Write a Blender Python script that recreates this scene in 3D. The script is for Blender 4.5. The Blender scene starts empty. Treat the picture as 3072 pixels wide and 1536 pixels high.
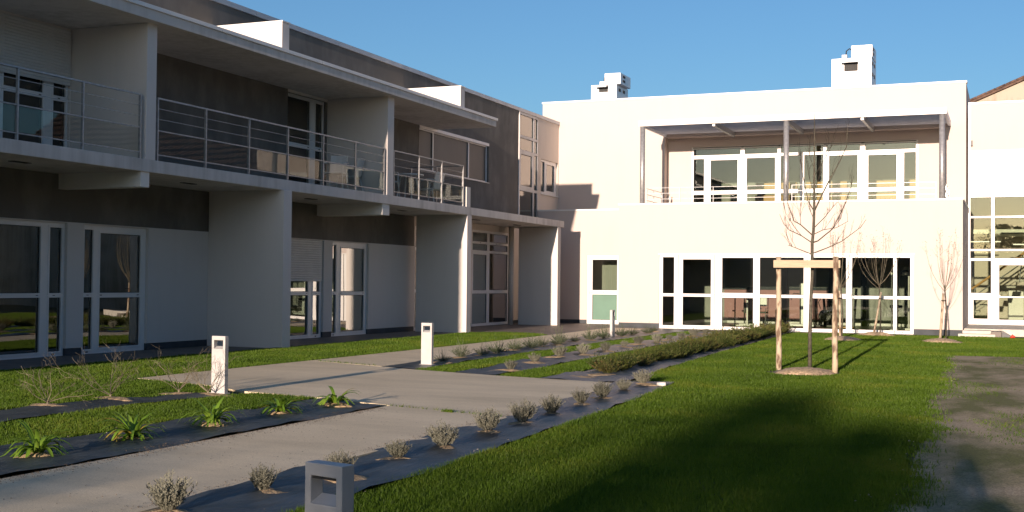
import bpy, bmesh, math, random
import numpy as np
from mathutils import Vector, Matrix
random.seed(7); np.random.seed(7)
S = bpy.context.scene
COL = S.collection
R = math.radians

# ------------------------------------------------------------------ camera, sky, sun, exposure
cam = bpy.data.cameras.new('camera'); cam_o = bpy.data.objects.new('camera', cam); COL.objects.link(cam_o)
cam.sensor_width = 36; cam.lens = 42.37; cam.clip_start = 0.05; cam.clip_end = 2000
yaw, pit, rol = 0.3941, 0.0224, 0.00981
fwd = Vector((-math.sin(yaw) * math.cos(pit), math.cos(yaw) * math.cos(pit), math.sin(pit)))
rt = Vector((math.cos(yaw), math.sin(yaw), 0)); up = rt.cross(fwd)
r2 = rt * math.cos(rol) + up * math.sin(rol); u2 = up * math.cos(rol) - rt * math.sin(rol)
mw = Matrix((r2, u2, -fwd)).transposed().to_4x4(); mw.translation = (0, 0, 1.4)
cam_o.matrix_world = mw
S.camera = cam_o
SUN_EL, SUN_AZ_OFF = R(8.0), R(1.8)
w = bpy.data.worlds.new('World'); S.world = w; w.use_nodes = True
nt = w.node_tree; nt.nodes.clear()
sky = nt.nodes.new('ShaderNodeTexSky'); sky.sky_type = 'NISHITA'; sky.sun_disc = False
sky.sun_elevation = SUN_EL
# light travels towards +Y (slightly -X): the sun stands in the direction (+sin, -cos)
sky.sun_rotation = math.pi - SUN_AZ_OFF
sky.air_density = 1.0; sky.dust_density = 1.1; sky.ozone_density = 4.0; sky.altitude = 100
bg = nt.nodes.new('ShaderNodeBackground'); bg.inputs[1].default_value = 0.103
wo = nt.nodes.new('ShaderNodeOutputWorld')
nt.links.new(sky.outputs[0], bg.inputs[0]); nt.links.new(bg.outputs[0], wo.inputs[0])
sun = bpy.data.lights.new('sun', 'SUN'); sun.energy = 5.0; sun.angle = R(0.53); sun.color = (1.0, 0.775, 0.62)
sun_o = bpy.data.objects.new('sun', sun); COL.objects.link(sun_o)
sd = Vector((math.sin(SUN_AZ_OFF) * math.cos(SUN_EL), -math.cos(SUN_AZ_OFF) * math.cos(SUN_EL), math.sin(SUN_EL)))
sun_o.rotation_euler = sd.to_track_quat('Z', 'Y').to_euler(); sun_o.location = sd * 60
S.view_settings.view_transform = 'Standard'; S.view_settings.look = 'None'
S.view_settings.exposure = 0.7; S.view_settings.gamma = 1.0; S.view_settings.use_curve_mapping = False
S.cycles.max_bounces = 7; S.cycles.transparent_max_bounces = 24; S.cycles.glossy_bounces = 4
S.cycles.diffuse_bounces = 4; S.cycles.use_denoising = True; S.cycles.caustics_reflective = False; S.cycles.caustics_refractive = False

# ------------------------------------------------------------------ materials
def newmat(name):
    m = bpy.data.materials.new(name); m.use_nodes = True
    return m, m.node_tree, m.node_tree.nodes['Principled BSDF']
def N(t, typ, **kw):
    n = t.nodes.new(typ)
    for k, v in kw.items(): setattr(n, k, v)
    return n
def rgb(c): return (c[0], c[1], c[2], 1)
def mat(name, col, rough=0.7, metal=0.0, var=0.08, scale=3.0, bump=0.0, bscale=60.0, stretch=(1, 1, 1), col2=None, spec=0.5, detail=5):
    """principled colour with soft noise variation and fine bump, in world position"""
    m, t, p = newmat(name)
    g = N(t, 'ShaderNodeNewGeometry'); mp = N(t, 'ShaderNodeMapping'); mp.inputs['Scale'].default_value = stretch
    t.links.new(g.outputs['Position'], mp.inputs[0])
    no = N(t, 'ShaderNodeTexNoise'); no.inputs['Scale'].default_value = scale; no.inputs['Detail'].default_value = detail
    t.links.new(mp.outputs[0], no.inputs[0])
    cr = N(t, 'ShaderNodeValToRGB'); e = cr.color_ramp.elements
    e[0].position = 0.3; e[1].position = 0.7
    c2 = col2 or tuple(c * (1 - 2 * var) for c in col)
    e[0].color = rgb(c2); e[1].color = rgb(col if col2 else tuple(c * (1 + var) for c in col))
    t.links.new(no.outputs[0], cr.inputs[0]); t.links.new(cr.outputs[0], p.inputs['Base Color'])
    p.inputs['Roughness'].default_value = rough; p.inputs['Metallic'].default_value = metal
    p.inputs['Specular IOR Level'].default_value = spec
    if bump > 0:
        n2 = N(t, 'ShaderNodeTexNoise'); n2.inputs['Scale'].default_value = bscale; n2.inputs['Detail'].default_value = 4
        t.links.new(g.outputs['Position'], n2.inputs[0])
        b = N(t, 'ShaderNodeBump'); b.inputs['Strength'].default_value = bump; b.inputs['Distance'].default_value = 0.01
        t.links.new(n2.outputs[0], b.inputs['Height']); t.links.new(b.outputs[0], p.inputs['Normal'])
    return m
def streaked(name, col, dirt, amt, rough=0.85, bump=0.25, zs=0.22):
    """render with faint vertical rain streaks and cloudy patches"""
    m, t, p = newmat(name)
    g = N(t, 'ShaderNodeNewGeometry')
    mp = N(t, 'ShaderNodeMapping'); mp.inputs['Scale'].default_value = (3.2 if zs < .5 else 1.6, 3.2 if zs < .5 else 1.6, zs)
    t.links.new(g.outputs['Position'], mp.inputs[0])
    a = N(t, 'ShaderNodeTexNoise'); a.inputs['Scale'].default_value = 1.6; a.inputs['Detail'].default_value = 7; a.inputs['Roughness'].default_value = 0.6
    t.links.new(mp.outputs[0], a.inputs[0])
    b = N(t, 'ShaderNodeTexNoise'); b.inputs['Scale'].default_value = 0.9; b.inputs['Detail'].default_value = 6
    t.links.new(g.outputs['Position'], b.inputs[0])
    mu = N(t, 'ShaderNodeMath', operation='MULTIPLY'); t.links.new(a.outputs[0], mu.inputs[0]); t.links.new(b.outputs[0], mu.inputs[1])
    cr = N(t, 'ShaderNodeMapRange'); cr.inputs[1].default_value = 0.2; cr.inputs[2].default_value = 0.38
    cr.inputs[3].default_value = 0; cr.inputs[4].default_value = amt
    t.links.new(mu.outputs[0], cr.inputs[0])
    mx = N(t, 'ShaderNodeMix', data_type='RGBA'); mx.inputs['A'].default_value = rgb(col); mx.inputs['B'].default_value = rgb(dirt)
    t.links.new(cr.outputs[0], mx.inputs['Factor']); t.links.new(mx.outputs['Result'], p.inputs['Base Color'])
    p.inputs['Roughness'].default_value = rough; p.inputs['Specular IOR Level'].default_value = 0.25
    n2 = N(t, 'ShaderNodeTexNoise'); n2.inputs['Scale'].default_value = 140; n2.inputs['Detail'].default_value = 3
    t.links.new(g.outputs['Position'], n2.inputs[0])
    bb = N(t, 'ShaderNodeBump'); bb.inputs['Strength'].default_value = bump; bb.inputs['Distance'].default_value = 0.004
    t.links.new(n2.outputs[0], bb.inputs['Height']); t.links.new(bb.outputs[0], p.inputs['Normal'])
    return m
def glassmat(name, tint=(0.72, 0.76, 0.72), boost=1.6, rough=0.0, ripple=0.0):
    """pane: see-through with Fresnel reflection (a double pane reflects more than one sheet)"""
    m = bpy.data.materials.new(name); m.use_nodes = True; t = m.node_tree; t.nodes.clear()
    o = N(t, 'ShaderNodeOutputMaterial'); tr = N(t, 'ShaderNodeBsdfTransparent'); tr.inputs[0].default_value = rgb(tint)
    gl = N(t, 'ShaderNodeBsdfGlossy'); gl.inputs['Roughness'].default_value = rough; gl.inputs[0].default_value = (0.95, 0.97, 0.95, 1)
    fr = N(t, 'ShaderNodeFresnel'); fr.inputs[0].default_value = 1.52
    mu = N(t, 'ShaderNodeMath', operation='MULTIPLY', use_clamp=True); mu.inputs[1].default_value = boost
    mx = N(t, 'ShaderNodeMixShader')
    t.links.new(fr.outputs[0], mu.inputs[0]); t.links.new(mu.outputs[0], mx.inputs[0]); t.links.new(tr.outputs[0], mx.inputs[1])
    t.links.new(gl.outputs[0], mx.inputs[2]); t.links.new(mx.outputs[0], o.inputs[0])
    if ripple:
        g = N(t, 'ShaderNodeNewGeometry'); no = N(t, 'ShaderNodeTexNoise'); no.inputs['Scale'].default_value = 0.9; no.inputs['Detail'].default_value = 0
        t.links.new(g.outputs['Position'], no.inputs[0])
        b = N(t, 'ShaderNodeBump'); b.inputs['Strength'].default_value = 1; b.inputs['Distance'].default_value = ripple
        t.links.new(no.outputs[0], b.inputs['Height']); t.links.new(b.outputs[0], gl.inputs['Normal'])
    return m
M = {}
M['white'] = streaked('white_render', (0.70, 0.665, 0.63), (0.60, 0.565, 0.53), 0.2)  # same render as whiteR, coloured lighter to lift the shaded wing
M['soffit'] = streaked('soffit_render', (0.80, 0.78, 0.73), (0.70, 0.68, 0.62), 0.5)
M['edge'] = streaked('slab_edge_render', (0.66, 0.63, 0.60), (0.36, 0.34, 0.31), 0.5)
M['brown'] = streaked('brown_render', (0.142, 0.135, 0.122), (0.24, 0.225, 0.20), 0.6, bump=0.4, zs=0.75)
M['whiteR'] = streaked('white_render_sun_toned', (0.585, 0.51, 0.47), (0.53, 0.46, 0.415), 0.18)  # same render as the shaded wing, coloured darker to offset full sun
M['cream'] = streaked('cream_render', (0.66, 0.60, 0.53), (0.57, 0.51, 0.44), 0.3)
M['plinth'] = mat('dark_plinth', (0.055, 0.065, 0.075), 0.8, var=0.15, bump=0.2)
M['frame'] = mat('white_window_frame', (0.80, 0.80, 0.79), 0.28, var=0.02)
M['slot'] = mat('dark_slot', (0.03, 0.03, 0.03), 0.7)
M['shutter'] = mat('shutter_plastic', (0.66, 0.66, 0.64), 0.5, var=0.03)
M['coping'] = mat('zinc_coping', (0.42, 0.45, 0.48), 0.45, metal=0.35, var=0.08, scale=2)
M['copingw'] = mat('white_coping', (0.80, 0.79, 0.77), 0.35, var=0.03, scale=2)
M['steel'] = mat('galvanised_steel', (0.36, 0.37, 0.38), 0.42, metal=0.45, var=0.12, scale=14)
M['slat'] = mat('sunshade_slat', (0.70, 0.74, 0.80), 0.5, metal=0.0, var=0.05)
M['glass'] = glassmat('window_glass', boost=5.0, ripple=0.0035)
M['glassu'] = glassmat('upper_window_glass', boost=2.0, ripple=0.003)
M['glassr'] = glassmat('front_glass', (0.80, 0.84, 0.78), boost=1.5, ripple=0.0015)
M['railglass'] = glassmat('railing_glass', (0.90, 0.92, 0.90), boost=0.09, ripple=0.003)
M['frost'] = mat('green_frosted_glass', (0.13, 0.24, 0.19), 0.25, var=0.03)
M['screen'] = mat('grey_window_screen', (0.10, 0.10, 0.095), 0.55, var=0.1, scale=1.2, stretch=(1, 1, 0.3))
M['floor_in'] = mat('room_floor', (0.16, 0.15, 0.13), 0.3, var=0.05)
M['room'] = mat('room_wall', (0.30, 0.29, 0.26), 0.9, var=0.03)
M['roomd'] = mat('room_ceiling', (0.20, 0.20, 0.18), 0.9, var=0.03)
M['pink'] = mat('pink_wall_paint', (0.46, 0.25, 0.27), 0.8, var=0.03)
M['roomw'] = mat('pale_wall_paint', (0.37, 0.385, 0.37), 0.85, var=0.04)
M['wood'] = mat('varnished_wood', (0.62, 0.36, 0.14), 0.45, var=0.12, scale=6, stretch=(1, 1, 6))
M['plastic'] = mat('white_plastic', (0.74, 0.73, 0.69), 0.4, var=0.03)
M['black'] = mat('black_plastic', (0.02, 0.02, 0.022), 0.45, var=0.1)
M['hvac'] = mat('painted_metal_cabinet', (0.72, 0.74, 0.75), 0.35, metal=0.15, var=0.03)
M['bollard'] = mat('grey_powder_coat', (0.48, 0.48, 0.475), 0.45, var=0.05, scale=9, bump=0.05, bscale=300)
M['soil'] = mat('sandy_soil', (0.46, 0.34, 0.20), 0.95, var=0.25, scale=16, bump=0.9, bscale=70)
M['mulch'] = mat('straw_mulch', (0.60, 0.45, 0.28), 0.95, var=0.3, scale=24, bump=1.0, bscale=60)
M['stake'] = mat_patch = mat('debarked_stake_wood', (0.46, 0.385, 0.275), 0.8, scale=6.5, stretch=(2.2, 2.2, 0.8), col2=(0.15, 0.10, 0.065), bump=0.3, bscale=60)
for n_ in mat_patch.node_tree.nodes:
    if n_.type == 'VALTORGB': n_.color_ramp.elements[0].position = .38; n_.color_ramp.elements[1].position = .52
M['plank'] = mat('sawn_pine', (0.46, 0.37, 0.25), 0.7, var=0.1, scale=8, stretch=(0.7, 6, 6))
M['rubber'] = mat('black_rubber', (0.015, 0.014, 0.013), 0.6)
M['bark'] = mat('young_bark', (0.085, 0.078, 0.056), 0.85, var=0.3, scale=22, bump=0.4, bscale=90)
M['twig'] = mat('pale_twigs', (0.14, 0.125, 0.085), 0.85, var=0.2, scale=12)
M['shrubtwig'] = mat('grey_twigs', (0.20, 0.175, 0.12), 0.85, var=0.2, scale=12)
M['tile'] = mat('roof_tile', (0.20, 0.12, 0.09), 0.85, var=0.35, scale=5)
M['verge'] = mat('dark_verge_tile', (0.13, 0.08, 0.06), 0.85, var=0.35, scale=5)
M['oldwall'] = streaked('old_wall_render', (0.42, 0.375, 0.31), (0.26, 0.22, 0.17), 0.9)
M['red'] = mat('red_plastic', (0.55, 0.05, 0.03), 0.5)
M['steps'] = mat('pale_concrete_step', (0.55, 0.53, 0.47), 0.8, var=0.08, scale=7, bump=0.2)
M['needle'] = mat('evergreen_needles', (0.03, 0.055, 0.02), 0.7, var=0.3, scale=5)
M['skin'] = mat('skin', (0.55, 0.33, 0.24), 0.55, var=0.03)
M['cloth'] = mat('dark_blue_cloth', (0.04, 0.05, 0.09), 0.9)
M['hair'] = mat('brown_hair', (0.05, 0.03, 0.02), 0.7)
M['haze_white'] = mat('pale_blind', (0.74, 0.76, 0.68), 0.6, var=0.05, scale=1.0)

def concrete():
    m, t, p = newmat('washed_concrete'); g = N(t, 'ShaderNodeNewGeometry')
    a = N(t, 'ShaderNodeTexNoise'); a.inputs['Scale'].default_value = 0.9; a.inputs['Detail'].default_value = 8; a.inputs['Roughness'].default_value = 0.62
    mp = N(t, 'ShaderNodeMapping'); mp.inputs['Scale'].default_value = (0.5, 1.6, 1); mp.inputs['Rotation'].default_value = (0, 0, 0.28)
    t.links.new(g.outputs['Position'], mp.inputs[0]); t.links.new(mp.outputs[0], a.inputs[0])
    c = N(t, 'ShaderNodeValToRGB'); e = c.color_ramp.elements; e[0].position = .3; e[1].position = .72
    e[0].color = rgb((0.62, 0.53, 0.36)); e[1].color = rgb((0.84, 0.725, 0.51))
    t.links.new(a.outputs[0], c.inputs[0])
    s = N(t, 'ShaderNodeTexNoise'); s.inputs['Scale'].default_value = 150; s.inputs['Detail'].default_value = 2
    t.links.new(g.outputs['Position'], s.inputs[0])
    sr = N(t, 'ShaderNodeMapRange'); sr.inputs[1].default_value = .35; sr.inputs[2].default_value = .65; sr.inputs[3].default_value = .8; sr.inputs[4].default_value = 1.1
    t.links.new(s.outputs[0], sr.inputs[0])
    sp = N(t, 'ShaderNodeTexVoronoi'); sp.inputs['Scale'].default_value = 9
    t.links.new(g.outputs['Position'], sp.inputs[0])
    ss = N(t, 'ShaderNodeMapRange'); ss.inputs[1].default_value = .03; ss.inputs[2].default_value = .10; ss.inputs[3].default_value = .62; ss.inputs[4].default_value = 1.0
    t.links.new(sp.outputs['Distance'], ss.inputs[0])
    m1 = N(t, 'ShaderNodeMath', operation='MULTIPLY'); t.links.new(sr.outputs[0], m1.inputs[0]); t.links.new(ss.outputs[0], m1.inputs[1])
    v = N(t, 'ShaderNodeVectorMath', operation='SCALE'); t.links.new(c.outputs[0], v.inputs[0]); t.links.new(m1.outputs[0], v.inputs['Scale'])
    t.links.new(v.outputs[0], p.inputs['Base Color']); p.inputs['Roughness'].default_value = .8
    b = N(t, 'ShaderNodeBump'); b.inputs['Strength'].default_value = .35; b.inputs['Distance'].default_value = .003
    t.links.new(s.outputs[0], b.inputs['Height']); t.links.new(b.outputs[0], p.inputs['Normal'])
    return m
M['concrete'] = concrete()
def fabric():
    m, t, p = newmat('weed_fabric'); g = N(t, 'ShaderNodeNewGeometry')
    a = N(t, 'ShaderNodeTexNoise'); a.inputs['Scale'].default_value = 3; a.inputs['Detail'].default_value = 8; t.links.new(g.outputs['Position'], a.inputs[0])
    c = N(t, 'ShaderNodeValToRGB'); e = c.color_ramp.elements; e[0].position = .35; e[1].position = .75
    e[0].color = rgb((.035, .048, .052)); e[1].color = rgb((.10, .115, .12)); t.links.new(a.outputs[0], c.inputs[0])
    t.links.new(c.outputs[0], p.inputs['Base Color']); p.inputs['Roughness'].default_value = .45
    wv = N(t, 'ShaderNodeTexNoise'); wv.inputs['Scale'].default_value = 6; wv.inputs['Detail'].default_value = 6
    mp = N(t, 'ShaderNodeMapping'); mp.inputs['Scale'].default_value = (2.2, .5, 1); t.links.new(g.outputs['Position'], mp.inputs[0]); t.links.new(mp.outputs[0], wv.inputs[0])
    b = N(t, 'ShaderNodeBump'); b.inputs['Strength'].default_value = .6; b.inputs['Distance'].default_value = .04
    t.links.new(wv.outputs[0], b.inputs['Height']); t.links.new(b.outputs[0], p.inputs['Normal'])
    return m
M['fabric'] = fabric()
def ground_mat():
    m, t, p = newmat('earth_under_grass'); g = N(t, 'ShaderNodeNewGeometry')
    a = N(t, 'ShaderNodeTexNoise'); a.inputs['Scale'].default_value = 1.4; a.inputs['Detail'].default_value = 9; a.inputs['Roughness'].default_value = .65; t.links.new(g.outputs['Position'], a.inputs[0])
    c = N(t, 'ShaderNodeValToRGB'); e = c.color_ramp.elements; e[0].position = .35; e[1].position = .7
    e[0].color = rgb((.05, .07, .02)); e[1].color = rgb((.085, .075, .035)); t.links.new(a.outputs[0], c.inputs[0])
    t.links.new(c.outputs[0], p.inputs['Base Color']); p.inputs['Roughness'].default_value = .95
    return m
M['earth'] = ground_mat()
def dirt_mat():
    m, t, p = newmat('trodden_gravel'); g = N(t, 'ShaderNodeNewGeometry')
    mp = N(t, 'ShaderNodeMapping'); mp.inputs['Scale'].default_value = (.8, .35, 1); t.links.new(g.outputs['Position'], mp.inputs[0])
    a = N(t, 'ShaderNodeTexNoise'); a.inputs['Scale'].default_value = 1.5; a.inputs['Detail'].default_value = 8; a.inputs['Roughness'].default_value = .6; t.links.new(mp.outputs[0], a.inputs[0])
    c = N(t, 'ShaderNodeValToRGB'); e = c.color_ramp.elements; e[0].position = .40; e[1].position = .60
    e[0].color = rgb((.14, .15, .04)); e[1].color = rgb((.43, .35, .235))
    t.links.new(a.outputs[0], c.inputs[0])
    s = N(t, 'ShaderNodeTexNoise'); s.inputs['Scale'].default_value = 70; s.inputs['Detail'].default_value = 4; t.links.new(g.outputs['Position'], s.inputs[0])
    sr = N(t, 'ShaderNodeMapRange'); sr.inputs[1].default_value = .3; sr.inputs[2].default_value = .7; sr.inputs[3].default_value = .55; sr.inputs[4].default_value = 1.35
    t.links.new(s.outputs[0], sr.inputs[0])
    v = N(t, 'ShaderNodeVectorMath', operation='SCALE'); t.links.new(c.outputs[0], v.inputs[0]); t.links.new(sr.outputs[0], v.inputs['Scale'])
    t.links.new(v.outputs[0], p.inputs['Base Color']); p.inputs['Roughness'].default_value = .95
    b = N(t, 'ShaderNodeBump'); b.inputs['Strength'].default_value = .8; b.inputs['Distance'].default_value = .012
    t.links.new(s.outputs[0], b.inputs['Height']); t.links.new(b.outputs[0], p.inputs['Normal'])
    return m
M['dirt'] = dirt_mat()
def paving_mat():
    m, t, p = newmat('brown_terrace_paving'); g = N(t, 'ShaderNodeNewGeometry')
    br = N(t, 'ShaderNodeTexBrick'); br.inputs['Scale'].default_value = 1; br.inputs['Brick Width'].default_value = .3; br.inputs['Row Height'].default_value = .3
    br.offset = 0; br.inputs['Mortar Size'].default_value = .006
    br.inputs['Color1'].default_value = rgb((.12, .105, .095)); br.inputs['Color2'].default_value = rgb((.16, .135, .118)); br.inputs['Mortar'].default_value = rgb((.08, .07, .06))
    t.links.new(g.outputs['Position'], br.inputs[0]); t.links.new(br.outputs[0], p.inputs['Base Color']); p.inputs['Roughness'].default_value = .6
    return m
M['paving'] = paving_mat()
def leafmat(name, cols, rough=.5, trans=.35):
    m = bpy.data.materials.new(name); m.use_nodes = True; t = m.node_tree; p = t.nodes['Principled BSDF']
    at = N(t, 'ShaderNodeAttribute'); at.attribute_name = 'rnd'
    g = N(t, 'ShaderNodeNewGeometry'); no = N(t, 'ShaderNodeTexNoise'); no.inputs['Scale'].default_value = .7; no.inputs['Detail'].default_value = 5
    t.links.new(g.outputs['Position'], no.inputs[0])
    ad = N(t, 'ShaderNodeMath', operation='MULTIPLY_ADD'); ad.inputs[1].default_value = .55
    sb = N(t, 'ShaderNodeMapRange'); sb.inputs[1].default_value = .3; sb.inputs[2].default_value = .7; sb.inputs[3].default_value = -.1; sb.inputs[4].default_value = .62
    t.links.new(no.outputs[0], sb.inputs[0]); t.links.new(at.outputs['Fac'], ad.inputs[0]); t.links.new(sb.outputs[0], ad.inputs[2])
    c = N(t, 'ShaderNodeValToRGB'); el = c.color_ramp.elements
    el[0].position = 0; el[0].color = rgb(cols[0]); el[1].position = 1; el[1].color = rgb(cols[-1])
    for i, cc in enumerate(cols[1:-1]):
        x = el.new((i + 1) / (len(cols) - 1)); x.color = rgb(cc)
    t.links.new(ad.outputs[0], c.inputs[0]); t.links.new(c.outputs[0], p.inputs['Base Color']); p.inputs['Roughness'].default_value = rough
    p.inputs['Specular IOR Level'].default_value = .3
    if trans:
        tl = N(t, 'ShaderNodeBsdfTranslucent'); t.links.new(c.outputs[0], tl.inputs[0])
        mx = N(t, 'ShaderNodeMixShader'); mx.inputs[0].default_value = trans; o = t.nodes['Material Output']
        t.links.new(p.outputs[0], mx.inputs[1]); t.links.new(tl.outputs[0], mx.inputs[2]); t.links.new(mx.outputs[0], o.inputs[0])
    return m
M['grass'] = leafmat('lawn_blades', [(.05, .095, .007), (.075, .145, .010), (.10, .18, .013), (.16, .20, .022)], .55, .4)
M['lav'] = leafmat('lavender_leaves', [(.12, .125, .095), (.19, .195, .15), (.27, .27, .215)], .8, .2)
M['rose'] = leafmat('rosemary_leaves', [(.05, .07, .035), (.09, .12, .06), (.17, .19, .12)], .7, .2)
M['bush'] = leafmat('hedge_leaves', [(.035, .055, .012), (.07, .10, .022), (.125, .14, .04), (.18, .105, .05)], .5, .3)
M['agap'] = leafmat('strap_leaves', [(.08, .16, .014), (.16, .30, .03), (.28, .42, .06)], .35, .35)
M['agapy'] = leafmat('yellow_strap_leaf', [(.30, .30, .05), (.42, .33, .06), (.5, .36, .09)], .4, .35)
M['purple'] = mat('lavender_flowers', (.20, .17, .30), .8)

# ------------------------------------------------------------------ mesh helpers
class MB:
    def __init__(s): s.v = []; s.f = []; s.r = []
    def box(s, x0, x1, y0, y1, z0, z1):
        if x0 > x1: x0, x1 = x1, x0
        if y0 > y1: y0, y1 = y1, y0
        if z0 > z1: z0, z1 = z1, z0
        n = len(s.v)
        s.v += [(x0, y0, z0), (x1, y0, z0), (x1, y1, z0), (x0, y1, z0), (x0, y0, z1), (x1, y0, z1), (x1, y1, z1), (x0, y1, z1)]
        s.f += [tuple(n + i for i in q) for q in ((0, 3, 2, 1), (4, 5, 6, 7), (0, 1, 5, 4), (1, 2, 6, 5), (2, 3, 7, 6), (3, 0, 4, 7))]
        return s
    def prism(s, poly, z0, z1):
        n = len(s.v); k = len(poly)
        a = sum(poly[i][0] * poly[(i + 1) % k][1] - poly[(i + 1) % k][0] * poly[i][1] for i in range(k))
        if a < 0: poly = poly[::-1]
        s.v += [(p[0], p[1], z0) for p in poly] + [(p[0], p[1], z1) for p in poly]
        s.f.append(tuple(n + i for i in range(k - 1, -1, -1))); s.f.append(tuple(n + k + i for i in range(k)))
        for i in range(k): j = (i + 1) % k; s.f.append((n + i, n + j, n + k + j, n + k + i))
        return s
    def tube(s, pts, rad, sides=6, cap=True):
        pts = [Vector(p) for p in pts]; m = len(pts)
        if not isinstance(rad, (list, tuple)): rad = [rad] * m
        n0 = len(s.v)
        for i, p in enumerate(pts):
            d = (pts[min(i + 1, m - 1)] - pts[max(i - 1, 0)]).normalized()
            a = d.orthogonal().normalized() if i == 0 else (pa - d * pa.dot(d)).normalized()
            pa = a; b = d.cross(a)
            for k in range(sides):
                t = 2 * math.pi * k / sides
                s.v.append(tuple(p + (a * math.cos(t) + b * math.sin(t)) * rad[i]))
        for i in range(m - 1):
            for k in range(sides):
                k2 = (k + 1) % sides
                s.f.append((n0 + i * sides + k, n0 + i * sides + k2, n0 + (i + 1) * sides + k2, n0 + (i + 1) * sides + k))
        if cap:
            s.f.append(tuple(n0 + k for k in range(sides - 1, -1, -1))); s.f.append(tuple(n0 + (m - 1) * sides + k for k in range(sides)))
        return s
    def quad(s, a, b, c, d):
        n = len(s.v); s.v += [tuple(a), tuple(b), tuple(c), tuple(d)]; s.f.append((n, n + 1, n + 2, n + 3)); return s
    def build(s, name, m, parent=None, smooth=False, bevel=0, kind=None, label=None, loc=None, rotz=0):
        me = bpy.data.meshes.new(name); me.from_pydata(s.v, [], s.f); me.update()
        o = bpy.data.objects.new(name, me); me.materials.append(m)
        if smooth: me.polygons.foreach_set('use_smooth', [True] * len(me.polygons))
        if bevel:
            b = o.modifiers.new('bevel', 'BEVEL'); b.width = bevel; b.segments = 2; b.limit_method = 'ANGLE'; b.angle_limit = R(40)
        if parent: o.parent = parent
        if loc: o.location = loc
        if rotz: o.rotation_euler = (0, 0, rotz)
        if kind: o['kind'] = kind
        if label: o['label'] = label
        COL.objects.link(o); return o
def B(name, x0, x1, y0, y1, z0, z1, m, parent=None, **k): return MB().box(x0, x1, y0, y1, z0, z1).build(name, m, parent, **k)
def thing(name, label, cat, loc=(0, 0, 0), rotz=0, group=None):
    o = bpy.data.objects.new(name, None); o.empty_display_size = .2; COL.objects.link(o); o.location = loc; o.rotation_euler = (0, 0, rotz)
    o['label'] = label; o['category'] = cat
    if group: o['group'] = group
    return o
def tag(o, label, cat, group=None):
    o['label'] = label; o['category'] = cat
    if group: o['group'] = group
    return o
def dup(root, loc, rotz=0, label=None, scale=None):
    r = root.copy(); COL.objects.link(r); r.location = loc; r.rotation_euler = (0, 0, rotz)
    if scale: r.scale = scale
    if label: r['label'] = label
    for ch in list(root.children):
        c = ch.copy(); COL.objects.link(c); c.parent = r
        for g in ch.children:
            d = g.copy(); COL.objects.link(d); d.parent = c
    return r
def plate(name, axis, P, u0, u1, z0, z1, holes, th, m, parent=None, rect=None, **k):
    """plate with rectangular holes. axis 'x': face looks to +X at X=P, thickness runs to -X; 'y': face looks to -Y at Y=P, thickness to +Y"""
    us = sorted({u0, u1} | {h[0] for h in holes} | {h[1] for h in holes}); us = [u for u in us if u0 - 1e-6 <= u <= u1 + 1e-6]
    zs = sorted({z0, z1} | {h[2] for h in holes} | {h[3] for h in holes}); zs = [z for z in zs if z0 - 1e-6 <= z <= z1 + 1e-6]
    nu, nz = len(us) - 1, len(zs) - 1
    def solid(i, j):
        if i < 0 or j < 0 or i >= nu or j >= nz: return False
        cu, cz = (us[i] + us[i + 1]) / 2, (zs[j] + zs[j + 1]) / 2
        return not any(h[0] < cu < h[1] and h[2] < cz < h[3] for h in holes)
    vs = {}; V = []; F = []
    def P3(i, j, b):
        key = (i, j, b)
        if key not in vs:
            vs[key] = len(V); u, z = us[i], zs[j]
            V.append((P - (th if b else 0), u, z) if axis == 'x' else (u, P + (th if b else 0), z))
        return vs[key]
    for i in range(nu):
        for j in range(nz):
            if not solid(i, j): continue
            F.append((P3(i, j, 0), P3(i + 1, j, 0), P3(i + 1, j + 1, 0), P3(i, j + 1, 0)))
            F.append((P3(i, j, 1), P3(i, j + 1, 1), P3(i + 1, j + 1, 1), P3(i + 1, j, 1)))
            if not solid(i - 1, j): F.append((P3(i, j, 0), P3(i, j + 1, 0), P3(i, j + 1, 1), P3(i, j, 1)))
            if not solid(i + 1, j): F.append((P3(i + 1, j, 0), P3(i + 1, j, 1), P3(i + 1, j + 1, 1), P3(i + 1, j + 1, 0)))
            if not solid(i, j - 1): F.append((P3(i, j, 0), P3(i, j, 1), P3(i + 1, j, 1), P3(i + 1, j, 0)))
            if not solid(i, j + 1): F.append((P3(i, j + 1, 0), P3(i + 1, j + 1, 0), P3(i + 1, j + 1, 1), P3(i, j + 1, 1)))
    mb = MB(); mb.v = V; mb.f = F
    return mb.build(name, m, parent, **k)
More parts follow.
